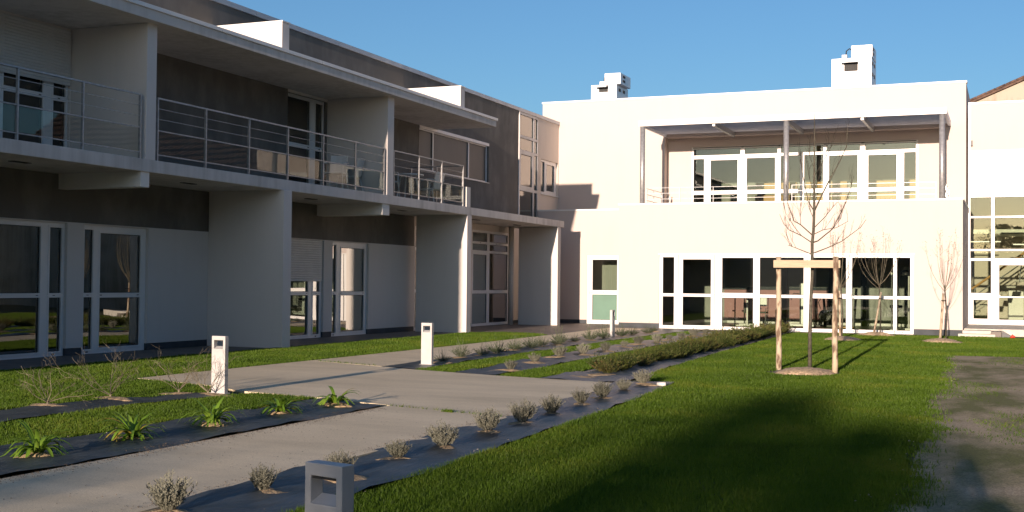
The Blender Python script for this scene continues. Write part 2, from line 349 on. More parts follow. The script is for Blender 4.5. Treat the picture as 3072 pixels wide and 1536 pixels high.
def window(name, axis, P, rect, panes, parent, glass, framemat=None, th=.07, bead=True, handle=None, slots=(), label=None):
    u0, u1, z0, z1 = rect
    w_ = plate(name, axis, P, u0, u1, z0, z1, panes, th, framemat or M['frame'], parent, bevel=.004, label=label)
    sg = 1 if axis == 'x' else -1
    def bx(mb, a, b, c, d, d0, d1):
        if axis == 'x': mb.box(P - d1, P - d0, a, b, c, d)
        else: mb.box(a, b, P + d0, P + d1, c, d)
    for i, (a, b, c, d) in enumerate(panes):
        mb = MB(); bx(mb, a - .004, b + .004, c - .004, d + .004, .032, .040)
        g = glass[i] if isinstance(glass, (list, tuple)) else glass
        mb.build('pane', g, w_)
        mb = MB(); e = .011
        for q in ((a, b, d - e, d), (a, b, c, c + e), (a, a + e, c + e, d - e), (b - e, b, c + e, d - e)): bx(mb, *q, .022, .031)
        mb.build('gasket', M['slot'], w_)
    if bead:
        mb = MB()
        for (a, b, c, d) in panes:
            e = .035
            for q in ((a - e, b + e, d, d + e), (a - e, b + e, c - e, c), (a - e, a, c, d), (b, b + e, c, d)): bx(mb, *q, -.012, .001)
        mb.build('sash', framemat or M['frame'], w_, bevel=.003)
    for (a, c) in slots:
        mb = MB(); bx(mb, a - .025, a + .025, c - .010, c + .010, -.008, 0); mb.build('drain_cap', M['slot'], w_)
    if handle:
        a, c = handle; mb = MB(); bx(mb, a - .015, a + .015, c - .06, c + .06, -.03, .0); bx(mb, a, a + .12, c - .01, c + .01, -.055, -.035)
        mb.build('handle', M['steel'], w_)
    return w_
def set_rnd(me, n=None):
    a = me.attributes.new('rnd', 'FLOAT', 'FACE'); a.data.foreach_set('value', np.random.rand(len(me.polygons)).astype(np.float32))
def tri_mesh(name, V, F, m, rnd=None, parent=None):
    """numpy triangle soup -> object"""
    me = bpy.data.meshes.new(name); nv, nf = len(V), len(F); k = F.shape[1]
    me.vertices.add(nv); me.vertices.foreach_set('co', V.astype(np.float32).ravel())
    me.loops.add(nf * k); me.loops.foreach_set('vertex_index', F.astype(np.int32).ravel())
    me.polygons.add(nf); me.polygons.foreach_set('loop_start', np.arange(0, nf * k, k, dtype=np.int32))
    me.update(calc_edges=True); me.validate()
    a = me.attributes.new('rnd', 'FLOAT', 'FACE'); a.data.foreach_set('value', (np.random.rand(nf) if rnd is None else rnd).astype(np.float32))
    me.materials.append(m); o = bpy.data.objects.new(name, me); o.parent = parent; COL.objects.link(o); return o
def struct(o): o['kind'] = 'structure'; return o

# ------------------------------------------------------------------ ground, paths, beds
def sheet(name, poly, z, m, amp=0.0, step=.25, thick=0):
    """polygon sheet, cut into a grid when it is to undulate"""
    bm = bmesh.new(); vs = [bm.verts.new((p[0], p[1], z)) for p in poly]; bm.faces.new(vs)
    if amp:
        xs = [p[0] for p in poly]; ys = [p[1] for p in poly]
        for k in range(int((max(xs) - min(xs)) / step) + 1):
            bmesh.ops.bisect_plane(bm, geom=bm.verts[:] + bm.edges[:] + bm.faces[:], plane_co=(min(xs) + k * step + .01, 0, 0), plane_no=(1, 0, 0))
        for k in range(int((max(ys) - min(ys)) / step) + 1):
            bmesh.ops.bisect_plane(bm, geom=bm.verts[:] + bm.edges[:] + bm.faces[:], plane_co=(0, min(ys) + k * step + .01, 0), plane_no=(0, 1, 0))
        for v in bm.verts:
            x, y = v.co.x, v.co.y
            v.co.z = z + amp * (math.sin(x * 7 + y * 2.3) * .5 + math.sin(y * 5.1 - x * 4) * .35 + math.sin(x * 13 + y * 11) * .25 + .6)
    bmesh.ops.recalc_face_normals(bm, faces=bm.faces[:])
    if bm.faces and sum(f.normal.z for f in bm.faces) < 0: bmesh.ops.reverse_faces(bm, faces=bm.faces[:])
    me = bpy.data.meshes.new(name); bm.to_mesh(me); bm.free(); me.materials.append(m)
    if amp: me.polygons.foreach_set('use_smooth', [True] * len(me.polygons))
    o = bpy.data.objects.new(name, me); COL.objects.link(o); return struct(o)
sheet('ground', [(-300, -200), (300, -200), (300, 500), (-300, 500)], 0, M['earth'])
# concrete path and forecourt: every cast slab a piece of its own
PATH = thing('path', 'pale concrete garden path and forecourt of cast slabs', 'path'); del PATH['category']; PATH['kind'] = 'structure'
g = .0006
def slab(poly, name='slab'):
    c = Vector((sum(p[0] for p in poly) / len(poly), sum(p[1] for p in poly) / len(poly)))
    q = []
    for p in poly:
        d = (Vector(p) - c); q.append(tuple(Vector(p) - d.normalized() * g))
    MB().prism(q, -.05, .024).build(name, M['concrete'], PATH)
yr = 11.45
slab([(-6.41, 11.92), (-7.55, 12.32), (-8.9, 12.6), (-9.75, 13.1), (-11.27, 13.55), (-11.25, 17.98), (-9.5, 17.32), (-8.7, 16.97), (-7.0, 16.47), (-5.08, 16.08), (-4.92, 14.4), (-4.82, 12.3), (-4.775, 11.45)])
while yr > 1.5:
    y2 = yr - 1.03
    slab([(-6.41, yr + .47), (-4.775, yr), (-4.775, y2), (-6.41, y2 + .47)]); yr = y2
cut = [(17.98, 17.35), (21.0, 20.4), (24.1, 23.6), (27.3, 27.0), (30.6, 30.4), (33.6, 33.5), (36.2, 36.0)]
xl = [-11.24, -11.24, -11.26, -11.34, -11.45, -11.6, -11.7]; xr_ = [-9.5, -9.55, -9.7, -10.1, -10.45, -10.45, -10.4]
for i in range(6):
    slab([(xl[i], cut[i][0]), (xr_[i], cut[i][1]), (xr_[i + 1], cut[i + 1][1]), (xl[i + 1], cut[i + 1][0])])
sheet('terrace', [(-15.8, 8), (-14.0, 8), (-14.0, 30.4), (-13.2, 31.2), (-12.2, 31.0), (-11.5, 30.2), (-11.7, 36.1), (-10.4, 36.2), (-2.6, 36.25), (-2.6, 37.3), (-11.9, 37.3), (-11.9, 39.9), (-15.8, 39.9)], .014, M['paving'])
sheet('gravel_yard', [(-.72, -6), (-.74, 7.8), (-.72, 9.6), (-.76, 11.06), (-.74, 12.3), (-.9, 13.1), (-.94, 14.9), (-1.0, 17.1), (-1.08, 20.1), (-1.15, 22.2), (-1.26, 24.5), (-1.22, 26.2), (-.2, 26.4), (4.3, 26.6), (4.3, -6)], .006, M['dirt'])
FAB = [
    [(-4.8, 1.5), (-4.84, 12.3), (-5.1, 16.1), (-4.75, 16.75), (-4.38, 16.5), (-4.22, 15.0), (-4.08, 11.8), (-3.98, 9.4), (-3.92, 7.9), (-3.92, 1.5)],
    [(-7.62, 1.5), (-7.6, 9.4), (-7.55, 12.3), (-6.46, 11.88), (-6.45, 1.5)],
    [(-9.75, 1.5), (-9.78, 10.2), (-9.5, 11.2), (-8.95, 12.4), (-8.72, 11.8), (-9.0, 10.4), (-8.9, 8.7), (-8.9, 1.5)],
    [(-6.35, 16.3), (-5.1, 16.1), (-5.1, 17.6), (-5.32, 20.0), (-5.62, 26.4), (-5.85, 32.5), (-6.1, 36.2), (-7.0, 36.2), (-6.5, 28.0), (-6.2, 21)],
    [(-7.9, 16.75), (-7.1, 16.5), (-7.2, 20), (-7.4, 26), (-7.6, 34.6), (-8.4, 34.6), (-8.25, 28), (-8.2, 22)],
    [(-9.45, 17.3), (-8.75, 17.0), (-8.9, 22), (-9.05, 28.5), (-9.0, 32.5), (-8.9, 35.8), (-10.35, 35.9), (-10.3, 30.0), (-9.95, 26), (-9.5, 20)],
]
for i, p in enumerate(FAB): sheet('weed_fabric', p, .012, M['fabric'], amp=.024)
def mound(x, y, rx, ry, h, m, name='soil_mound', seed=0):
    rnd = random.Random(seed); mb = MB(); n = 18; rings = 5
    mb.v.append((x, y, h)); ph = [rnd.uniform(.5, 1.25) for _ in range(n)]; ph = [(ph[k] * 2 + ph[k - 1]) / 3 for k in range(n)]
    for r_ in range(1, rings + 1):
        t = r_ / rings
        for k in range(n):
            a = 2 * math.pi * k / n; q = t * (1 + (ph[k] - 1) * t)
            mb.v.append((x + rx * q * math.cos(a), y + ry * q * math.sin(a), max(-.02, h * (1 - t * t) + rnd.uniform(-.007, .007) - (.015 if r_ == rings else 0))))
    for k in range(n): mb.f.append((0, 1 + k, 1 + (k + 1) % n))
    for r_ in range(rings - 1):
        for k in range(n):
            a = 1 + r_ * n + k; b = 1 + r_ * n + (k + 1) % n; mb.f.append((a, a + n, b + n, b))
    o = mb.build(name, m, smooth=True); return struct(o)

# lawn blades
LAWN = [
    [(-3.98, 2.2), (-3.98, 9.4), (-4.1, 11.9), (-4.28, 15.1), (-4.42, 16.5), (-4.8, 16.85), (-5.15, 17.6), (-5.35, 20.0), (-5.64, 26.4), (-5.86, 32.5), (-6.05, 36.1), (-1.3, 36.2), (0.1, 36.1), (2.5, 36.1), (2.5, 26.5), (-1.2, 26.25), (-1.25, 24.6), (-1.12, 22.2), (-1.05, 20.1), (-1.0, 17.1), (-.95, 14.9), (-.9, 13.1), (-.74, 12.3), (-.78, 11.0), (-.72, 9.6), (-.76, 7.8), (-.74, 2.2)],
    [(-7.08, 16.5), (-6.4, 16.38), (-6.3, 21), (-6.5, 28), (-6.9, 35), (-7.55, 35), (-7.4, 28), (-7.2, 20)],
    [(-8.72, 17.0), (-7.95, 16.75), (-8.2, 22), (-8.3, 28), (-8.45, 34.6), (-8.9, 35.3), (-9.0, 32), (-9.02, 28.5), (-8.88, 22)],
    [(-8.92, 2.2), (-8.92, 8.7), (-9.0, 10.4), (-8.74, 11.8), (-8.6, 12.5), (-7.6, 12.3), (-7.6, 9.4), (-7.62, 2.2)],
    [(-14.0, 8), (-14.0, 13.6), (-11.24, 13.5), (-9.75, 13.05), (-8.98, 12.5), (-9.5, 11.2), (-9.8, 10.2), (-9.75, 4), (-14, 4)],
    [(-14.0, 13.5), (-14.0, 30.5), (-13.2, 31.25), (-12.2, 31.05), (-11.5, 30.2), (-11.36, 27), (-11.27, 24), (-11.25, 13.5)],
]
HOLES = [(-3.1, 19.7, .62, .8), (-4.12, 32.2, .5, .75), (-3.6, 35.6, .6, .5), (-1.66, 32.7, .6, .75), (-2.45, 4.05, .12, .06)]
def in_poly(P, poly):
    x, y = P[:, 0], P[:, 1]; ins = np.zeros(len(P), bool); n = len(poly)
    for i in range(n):
        x1, y1 = poly[i]; x2, y2 = poly[(i + 1) % n]
        if y1 == y2: continue
        c = ((y1 > y) != (y2 > y)) & (x < (x2 - x1) * (y - y1) / (y2 - y1) + x1); ins ^= c
    return ins
def lumps(x, y):
    return np.sin(x * 3.1 + y * .9) * np.sin(y * 1.7 - x * 1.3) * .5 + np.sin(x * 8.3 - y * 4.1) * np.sin(y * 6.7 + x * 2.9) * .5
def blades(polys, D0=12500, hscale=1.0, d0=8.0):
    PP = []
    for poly in polys:
        a = np.array(poly); lo, hi = a.min(0), a.max(0); area = np.prod(hi - lo)
        n = int(area * D0); P = np.random.rand(n, 2) * (hi - lo) + lo
        dist = np.hypot(P[:, 0], P[:, 1]); keep = np.random.rand(n) < np.minimum(1, (d0 / np.maximum(dist, d0)) ** 1.55)
        P = P[keep]; jit = np.random.normal(0, .018, P.shape); e_ = (P[:, 0] > -1.9) & (P[:, 1] < 26.8)
        jit[:, 0] += e_ * (.07 * np.sin(P[:, 1] * 1.3) + .05 * np.sin(P[:, 1] * 7.3 + 1) + .04 * np.sin(P[:, 1] * 19) + np.random.normal(0, .11, len(P)))
        jit[:, 1] += e_ * np.random.normal(0, .06, len(P)); P = P[in_poly(P + jit, poly)]
        thin = np.sin(P[:, 0] * 1.9 + 2) * np.sin(P[:, 1] * .8 + P[:, 0]) + .5 * np.sin(P[:, 0] * 5 + P[:, 1] * 3); P = P[np.random.rand(len(P)) > .45 * np.clip(thin - .35, 0, 1)]
        for (hx, hy, rx, ry) in HOLES:
            P = P[(((P[:, 0] - hx) / rx) ** 2 + ((P[:, 1] - hy) / ry) ** 2) > 1 + np.random.normal(0, .12, len(P))]
        PP.append(P)
    P = np.concatenate(PP); n = len(P); dist = np.hypot(P[:, 0], P[:, 1])
    lu = lumps(P[:, 0], P[:, 1])
    h = (.032 + .014 * np.random.rand(n) + .010 * lu) * hscale * np.where(np.random.rand(n) < .02, 1.5, 1)
    wd = .0042 * np.maximum(1, dist / d0) ** .85 * (0.7 + .6 * np.random.rand(n))
    az = np.random.rand(n) * 2 * math.pi; ln = np.random.normal(0, .42, n) * h; la = np.random.rand(n) * 2 * math.pi
    dx, dy = np.cos(az) * wd, np.sin(az) * wd
    V = np.zeros((n, 3, 3)); V[:, 0, 0] = P[:, 0] - dx; V[:, 0, 1] = P[:, 1] - dy; V[:, 1, 0] = P[:, 0] + dx; V[:, 1, 1] = P[:, 1] + dy
    V[:, 2, 0] = P[:, 0] + ln * np.cos(la); V[:, 2, 1] = P[:, 1] + ln * np.sin(la); V[:, 2, 2] = h
    rnd = np.clip(np.random.rand(n) * .8 + .1 + .12 * lu, 0, 1)
    return V.reshape(-1, 3), np.arange(n * 3).reshape(-1, 3), rnd
V_, F_, r_ = blades(LAWN)
lawn = tri_mesh('lawn', V_, F_, M['grass'], r_); lawn['kind'] = 'stuff'
tag(lawn, 'short green lawn grass growing between the beds and along the path', 'grass')
# weeds in the joints and on the yard
jp = []
for (a, b, n) in (((-6.46, 11.9), (-4.85, 11.45), 110), ((-5.6, 11.6), (-5.48, 11.58), 110), ((-11.1, 17.95), (-9.6, 17.4), 120)):
    for _ in range(n):
        t = random.random(); jp.append((a[0] + (b[0] - a[0]) * t + random.gauss(0, .012), a[1] + (b[1] - a[1]) * t + random.gauss(0, .012)))
P = np.array(jp)
ym = np.random.rand(26000, 2) * np.array([2.2, 22]) + np.array([-1.0, 4.5])
f_ = np.sin(ym[:, 0] * 2.6 + ym[:, 1] * .55) + np.sin(ym[:, 1] * 1.1 - ym[:, 0] * 1.4) + .5 * np.sin(ym[:, 0] * 9 + ym[:, 1] * 5)
ym = ym[(f_ > .3 + np.random.rand(len(ym)) * 1.1)]
P = np.concatenate([P, ym]); n = len(P); h = .012 + .02 * np.random.rand(n); h[:len(jp)] += .012
az = np.random.rand(n) * 6.28; la = np.random.rand(n) * 6.28; V = np.zeros((n, 3, 3)); z0 = np.where(np.arange(n) < len(jp), .022, .004)
V[:, 0, :2] = P - np.c_[np.cos(az), np.sin(az)] * .005; V[:, 1, :2] = P + np.c_[np.cos(az), np.sin(az)] * .005
V[:, 2, :2] = P + np.c_[np.cos(la), np.sin(la)] * h[:, None] * .7; V[:, :2, 2] = z0[:, None]; V[:, 2, 2] = h + z0
wd = tri_mesh('weeds', V.reshape(-1, 3), np.arange(n * 3).reshape(-1, 3), M['grass']); wd['kind'] = 'stuff'
tag(wd, 'thin weeds sprouting in the path joints and on the gravel yard', 'weeds')
# leaf litter and little stones beside the path
def chips(name, pts, m, s0, s1, label, cat):
    V = []; F = []
    for (x, y) in pts:
        s = random.uniform(s0, s1); a = random.uniform(0, 6.28); k = len(V); z = random.choice((.018, .0245, .0245)) if name == 'leaf_litter' else .02
        for i in range(4):
            t = a + i * math.pi / 2; q = s * random.uniform(.4, 1)
            V.append((x + q * math.cos(t), y + q * math.sin(t) * .8, z + random.uniform(0, s * .5)))
        V.append((x, y, z + s * .7))
        for i in range(4): F.append((k + i, k + (i + 1) % 4, k + 4))
    o = tri_mesh(name, np.array(V), np.array(F), m); o['kind'] = 'stuff'; return tag(o, label, cat)
pts = [(-6.42 + abs(random.gauss(0, .10)), random.uniform(5.2, 11.6)) for _ in range(2600)] + [(-4.82 - abs(random.gauss(0, .07)), random.uniform(5.2, 15.8)) for _ in range(2000)]
pts += [(random.uniform(-6.4, -4.8), random.uniform(5.2, 12)) for _ in range(420)] + [(-6.46 - random.random() * .12, random.uniform(5, 11.6)) for _ in range(700)]
chips('leaf_litter', pts, mat('litter', (.24, .17, .10), .9, var=.4, scale=30), .003, .009, 'brown crumbs of leaf and soil along the edges of the path', 'litter')
pts = [(-4.0 + random.gauss(0, .07) - (y - 8) * .035, y) for y in [random.uniform(6, 16) for _ in range(70)]] + [(-5.45 - (y - 20) * .045 + random.gauss(0, .1), y) for y in [random.uniform(18, 35) for _ in range(120)]]
pts += [(-7.6 + random.gauss(0, .05), random.uniform(6, 12)) for _ in range(40)] + [(-.85 + random.gauss(0, .12), random.uniform(8, 25)) for _ in range(90)]
chips('pebbles', pts, mat('pebble', (.40, .36, .29), .8, var=.25), .006, .02, 'little pale stones along the edges of the planting beds', 'pebbles')

# ------------------------------------------------------------------ left apartment wing
AW = thing('apartment_building', 'two storey apartment wing with balconies, brown and white rendered walls in shade', 'building')
XG, XU = -15.75, -15.6
# ground floor: brown band, white lower wall, plinth
plate('brown_wall', 'x', XG, 8, 30.6, 2.42, 3.27, [], .2, M['brown'], AW)
opn = [(14.85, 16.95, -1, 2.40), (17.37, 19.15, -1, 2.40), (23.6, 25.7, -1, 2.40), (26.12, 27.95, -1, 2.40)]
plate('white_wall', 'x', XG + .03, 8, 30.6, .145, 2.42, opn, .22, M['white'], AW)
for a, b in ((8, 14.85), (16.95, 17.37), (19.15, 23.6), (25.7, 26.12), (27.95, 30.6)): B('plinth', XG - .18, XG + .015, a, b, -.05, .145, M['plinth'], AW)
plate('entrance_wall', 'x', XG, 30.6, 39.8, .13, 3.28, [(30.65, 31.6, -1, 3.0), (34.6, 37.68, -1, 3.08)], .2, M['cream'], AW)
for a, b in ((30.601, 30.65), (31.6, 34.6), (37.68, 39.8)): B('plinth', XG - .2, XG - .01, a, b, -.05, .13, M['plinth'], AW)
GX = XG - .03
window('window', 'x', GX, (14.85, 16.95, .01, 2.40), [(14.95, 16.36, 1.14, 2.31), (14.95, 16.36, .10, 1.06), (16.58, 16.87, 1.14, 2.31), (16.58, 16.87, .10, 1.06)], AW, M['glass'], slots=[(16.3, 1.10), (16.7, 1.10), (16.7, .05)])
window('door', 'x', GX, (17.37, 19.15, .01, 2.40), [(17.44, 17.67, 1.14, 2.31), (17.44, 17.67, .10, 1.06), (17.86, 18.99, 1.14, 2.26), (17.86, 18.99, .12, 1.05)], AW, M['glass'], slots=[(17.55, 1.10), (17.9, 1.10), (18.93, 1.10), (17.55, .05)])
window('window', 'x', GX, (23.6, 25.7, .01, 2.40), [(23.7, 25.08, 1.14, 2.31), (23.7, 25.08, .10, 1.06), (25.30, 25.60, 1.14, 2.31), (25.30, 25.60, .10, 1.06)], AW, M['glass'], slots=[(25.02, 1.10), (25.45, 1.10), (25.45, .05)])
window('door', 'x', GX, (26.12, 27.95, .01, 2.40), [(26.18, 26.38, 1.14, 2.31), (26.18, 26.38, .10, 1.06), (26.62, 27.80, 1.14, 2.26), (26.62, 27.80, .12, 1.05)], AW, M['glass'], slots=[(26.28, 1.10), (26.62, 1.10), (27.76, 1.10), (26.28, .05)])
window('window', 'x', GX, (30.65, 31.6, .01, 3.0), [(30.72, 31.5, .1, 1.1), (30.72, 31.5, 1.2, 2.3), (30.72, 31.5, 2.4, 2.9)], AW, M['glass'])
window('entrance_door', 'x', GX, (34.6, 37.68, .01, 3.08), [(34.70, 35.84, 2.72, 3.0), (34.70, 35.84, 2.44, 2.64), (34.76, 35.80, 1.16, 2.30), (34.70, 35.84, .10, 1.05),
    (36.04, 37.56, 2.72, 3.0), (36.04, 37.56, 2.44, 2.64), (36.04, 37.56, 1.16, 2.36), (36.04, 37.56, .10, 1.05)], AW, M['glass'], bead=False, label='tall white framed entrance door with dark panes', slots=[(35.3, 2.68), (36.6, 2.68)])
def shutter(y0, y1, z0, z1, x, pitch=.055):
    mb = MB(); z = z0
    while z < z1 - .001:
        n = len(mb.v)
        for y in (y0, y1):
            mb.v += [(x, y, z), (x + .009, y, z + pitch * .25), (x + .011, y, z + pitch * .55), (x + .008, y, z + pitch * .85), (x, y, z + pitch * .97)]
        for i in range(4): mb.f.append((n + i, n + 5 + i, n + 6 + i, n + 1 + i))
        z += pitch
    o = mb.build('roller_shutter', M['shutter'], AW, kind='stuff'); return o
shutter(23.62, 25.69, 1.39, 2.40, GX + .02)
shutter(14.12, 16.80, 4.84, 5.82, XU + .012)
# slabs, fins, beams, roof
struct_slab = MB().box(-13.9, -15.75, 8, 30.41, 3.27, 3.49).build('balcony_slab', M['edge'], AW, bevel=.008)
MB().box(-13.9, -15.75, 30.416, 37.95, 3.275, 3.485).build('entrance_canopy', M['edge'], AW, bevel=.008)
for y0, y1, x1 in ((11.9, 12.2, -15.72), (21.06, 21.36, -15.72), (30.2, 30.5, -15.48), (37.37, 37.65, -15.3)):
    B('fin_wall', -13.905 if y0 > 22 else -13.85, x1, y0, y1, -.05, 3.272, M['white'], AW, bevel=.01)
for y0, y1 in ((8.1, 8.36), (16.83, 17.09), (25.57, 25.89)):
    B('balcony_partition', -13.905, XU - .01, y0, y1, 3.488, 5.872, M['white'], AW, bevel=.01)
for y0, y1 in ((8.0, 8.2), (16.74, 16.97), (25.40, 25.75)):
    B('beam', -13.93, XG - .01, y0, y1, 3.0, 3.272, M['soffit'], AW, bevel=.008)
for y0, y1 in ((12.1, 12.38), (20.98, 21.25), (29.67, 29.94)):
    B('roof_upstand', -13.9, XU - .01, y0, y1, 6.10, 6.74, M['white'], AW, bevel=.008)
    B('coping', -13.88, XU - .01, y0 - .01, y1 + .01, 6.74, 6.765, M['copingw'], AW)
B('balcony_end_pier', -13.905, -14.08, 30.14, 30.40, 3.488, 4.04, M['white'], AW, bevel=.006)
MB().box(-13.7, XU - .01, 8, 31.68, 5.87, 6.05).build('roof_slab', M['edge'], AW, bevel=.008)
y = 8.0
while y < 31.7:
    y1 = min(y + 3.55, 31.74); B('roof_flashing', -13.67, XU + .004, y + .006, y1 - .006, 6.051, 6.125, M['copingw'], AW, bevel=.006); y = y1
    if y > 31.73: break
MB().tube([(-15.42, 37.0, .0), (-15.42, 37.0, 3.27)], .09, 16).build('column', M['cream'], AW, smooth=True)
for y in (10.4, 14.81, 19.1, 23.51, 27.94, 32.63, 35.85): B('soffit_light', -14.68, -14.80, y - .19, y + .19, 3.258, 3.275 if y < 30 else 3.28, M['slot'], AW)
# upper wall
uo = [(14.1, 16.82, 3.4, 5.82)]
plate('white_wall', 'x', XU, 8, 17.0, 3.4, 5.9, uo, .2, M['white'], AW)
plate('brown_wall', 'x', XU, 17.0, 30.495, 3.4, 7.285, [(23.82, 25.5, 3.3, 5.80)], .2, M['brown'], AW)
plate('brown_wall', 'x', XU, 8, 17.0, 5.9, 7.285, [], .2, M['brown'], AW)
plate('brown_wall', 'x', XU + .002, 30.50, 38.05, 3.4, 7.285, [(30.55, 35.47, 4.62, 5.88)], .2, M['brown'], AW)
plate('light_wall', 'x', XU, 39.83, 41.95, 3.4, 7.285, [(40.13, 41.86, 4.62, 5.86)], .2, M['cream'], AW)
B('lintel', XU + .012, XU - .1, 23.82, 25.56, 5.80, 5.872, M['white'], AW)
window('balcony_door', 'x', XU - .05, (23.82, 25.5, 3.45, 5.80), [(23.86, 24.86, 4.66, 5.72), (23.86, 24.86, 3.55, 4.56), (25.10, 25.42, 4.66, 5.72), (25.10, 25.42, 3.55, 4.56)], AW, M['glassu'], slots=[(24.8, 4.61), (25.3, 4.61)])
window('balcony_door', 'x', XU - .05, (14.1, 16.82, 3.45, 5.82), [(14.2, 15.2, 4.64, 5.72), (14.2, 15.2, 3.55, 4.55), (15.32, 16.22, 4.64, 5.72), (15.32, 16.22, 3.55, 4.55), (16.46, 16.76, 4.64, 5.72), (16.46, 16.76, 3.55, 4.55)], AW, M['glassu'], slots=[(16.15, 4.6), (16.6, 4.6)])
sw = window('screened_window', 'x', XU - .06, (30.55, 35.47, 4.62, 5.88), [(30.60, 31.53, 4.66, 5.76), (31.60, 34.03, 4.66, 5.76), (34.10, 35.40, 4.66, 5.76)], AW, M['screen'], bead=False, label='wide window with three grey screen panels')
B('screen_box', XU - .05, XU + .02, 30.55, 35.47, 5.79, 5.885, M['copingw'], sw, bevel=.006)
B('sill', XU - .05, XU + .03, 30.53, 35.5, 4.592, 4.618, M['coping'], sw)
gs = window('glazed_strip', 'x', XU, (38.055, 39.825, 3.45, 7.285), [(38.15, 39.36, 6.49, 7.2), (38.15, 39.36, 5.99, 6.40), (38.24, 39.27, 4.76, 5.84), (38.15, 39.36, 3.52, 4.58),
    (39.48, 39.76, 6.49, 7.2), (39.48, 39.76, 5.99, 6.40), (39.48, 39.76, 4.68, 5.90), (39.48, 39.76, 3.52, 4.58)], AW, M['glassu'], bead=False, framemat=M['coping'], label='tall glazed strip in silver frames')
B('corner_trim', XU + .03, XU - .02, 38.0, 38.07, 3.49, 7.40, M['copingw'], gs)
window('window', 'x', XU - .06, (40.13, 41.86, 4.62, 5.86), [(40.22, 40.62, 4.70, 5.78), (40.82, 41.62, 4.76, 5.72)], AW, M['glassu'], framemat=M['frame'])
B('sill', XU - .05, XU + .04, 40.1, 41.9, 4.585, 4.618, M['copingw'], AW)
for y0, y1 in ((8, 11.83), (11.83, 15.38), (15.38, 18.93), (18.93, 22.48), (22.48, 26.03), (26.03, 29.58), (29.58, 33.15), (33.15, 36.73), (36.73, 39.5), (39.5, 41.95)):
    B('coping', XU + .035, XU - .36, y0 + .005, y1 - .005, 7.286, 7.405, M['coping'], AW, bevel=.006)
# body of the wing behind the facade
B('flat_roof', XU - .2, -26, 8, 41.95, 7.1, 7.2, M['coping'], AW)
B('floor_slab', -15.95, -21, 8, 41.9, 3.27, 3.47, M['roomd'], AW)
B('room_floor', -15.95, -21, 8, 39.7, -.02, .02, M['floor_in'], AW)
B('back_wall', -21, -21.2, 8, 41.9, 0, 7.1, M['room'], AW)
for y in (8, 21.1, 30.3, 41.75): B('cross_wall', -15.96, -20.99, y, y + .2, .02, 7.09, M['room'], AW)
# unseen block added to keep the low sun off the near fins; rear wing
B('sun_blocker', -13.38, -20, 3.9, 7.99, 0, 7.4, M['white'], AW)
B('rear_wing', -13.95, -20, -20, 3.89, 0, 7.2, M['white'], AW)
# ---- balcony railings: flat bars, posts and a glass infill below the middle rail
def railing(ys, x, label, ret=None):
    r_ = MB()
    a, b = ys[0], ys[-1]
    for z, t, d in ((4.60, .014, .020), (4.42, .004, .004), (4.235, .004, .004), (4.03, .010, .013), (3.60, .009, .011)):
        r_.box(x - d, x + d, a, b, z - t, z + t)
        if ret: r_.box(ret, x, b - d, b + d, z - t, z + t)
    ro = r_.build('balcony_railing', M['steel'], AW, label=label)
    for y in ys: MB().box(x - .022, x + .022, y - .014, y + .014, 3.475, 4.60).build('post', M['steel'], ro)
    if ret:
        for xx in (ret + .02, (ret + x) / 2): MB().box(xx - .014, xx + .014, b - .022, b + .022, 3.475, 4.60).build('post', M['steel'], ro)
    for y0, y1 in zip(ys[:-1], ys[1:]): MB().box(x - .006, x + .006, y0 + .03, y1 - .03, 3.62, 4.01).build('glass_panel', M['railglass'], ro)
    return ro
railing([8.5, 9.8, 11.15, 12.55, 13.94, 15.33, 16.72], -13.95, 'left steel balcony railing with glass infill')
railing([17.18, 18.56, 19.94, 21.32, 22.71, 24.11, 25.48], -13.95, 'middle steel balcony railing with glass infill')
railing([25.97, 27.32, 28.64, 29.98], -13.95, 'short steel balcony railing returning to the wall', ret=-15.56)
# steel railing lamps etc. done; furniture on the balconies
def chair_proto(name, label, loc, rotz):
    t = thing(name, label, 'chair', loc, rotz, 'white plastic chairs on the balconies')
    MB().box(-.22, .22, -.20, .22, .40, .435).build('seat', M['plastic'], t, bevel=.012)
    b = MB()
    n = len(b.v)
    for i, (yy, z) in enumerate(((-.21, .42), (-.25, .62), (-.31, .86))):
        for xx in (-.2, -.07, .07, .2):
            b.v.append((xx, yy - .02 * (1 - (xx / .2) ** 2), z)); 
        for xx in (-.2, -.07, .07, .2): b.v.append((xx, yy - .03 - .02 * (1 - (xx / .2) ** 2), z))
    for i in range(2):
        for k in range(3):
            a = n + i * 8 + k; b.f.append((a, a + 1, a + 9, a + 8)); c = a + 4; b.f.append((c, c + 8, c + 9, c + 1))
        for k in (0, 3):
            a = n + i * 8 + k; b.f.append((a, a + 8, a + 12, a + 4) if k == 0 else (a, a + 4, a + 12, a + 8))
    b.f.append((n + 16, n + 17, n + 21, n + 20)); b.f.append((n + 17, n + 18, n + 22, n + 21)); b.f.append((n + 18, n + 19, n + 23, n + 22))
    b.build('backrest', M['plastic'], t, smooth=False)
    for sx in (-1, 1):
        MB().tube([(sx * .24, -.27, .66), (sx * .25, -.05, .67), (sx * .25, .16, .65), (sx * .23, .21, .60)], .018, 6).build('armrest', M['plastic'], t, smooth=True)
        MB().tube([(sx * .23, .2, .62), (sx * .22, .2, .4), (sx * .24, .26, 0)], [.018, .02, .014], 6).build('leg', M['plastic'], t, smooth=True)
        MB().tube([(sx * .2, -.2, .42), (sx * .23, -.30, 0)], [.02, .014], 6).build('leg', M['plastic'], t, smooth=True)
    return t
ch = chair_proto('plastic_chair', 'white plastic armchair on the middle balcony, standing by the balcony door', (-14.55, 24.25, 3.49), R(195))
dup(ch, (-14.75, 25.2, 3.49), R(100), 'white plastic armchair on the middle balcony, close to the partition wall')
dup(ch, (-14.5, 26.6, 3.49), R(250), 'white plastic armchair on the short balcony, nearer the partition')
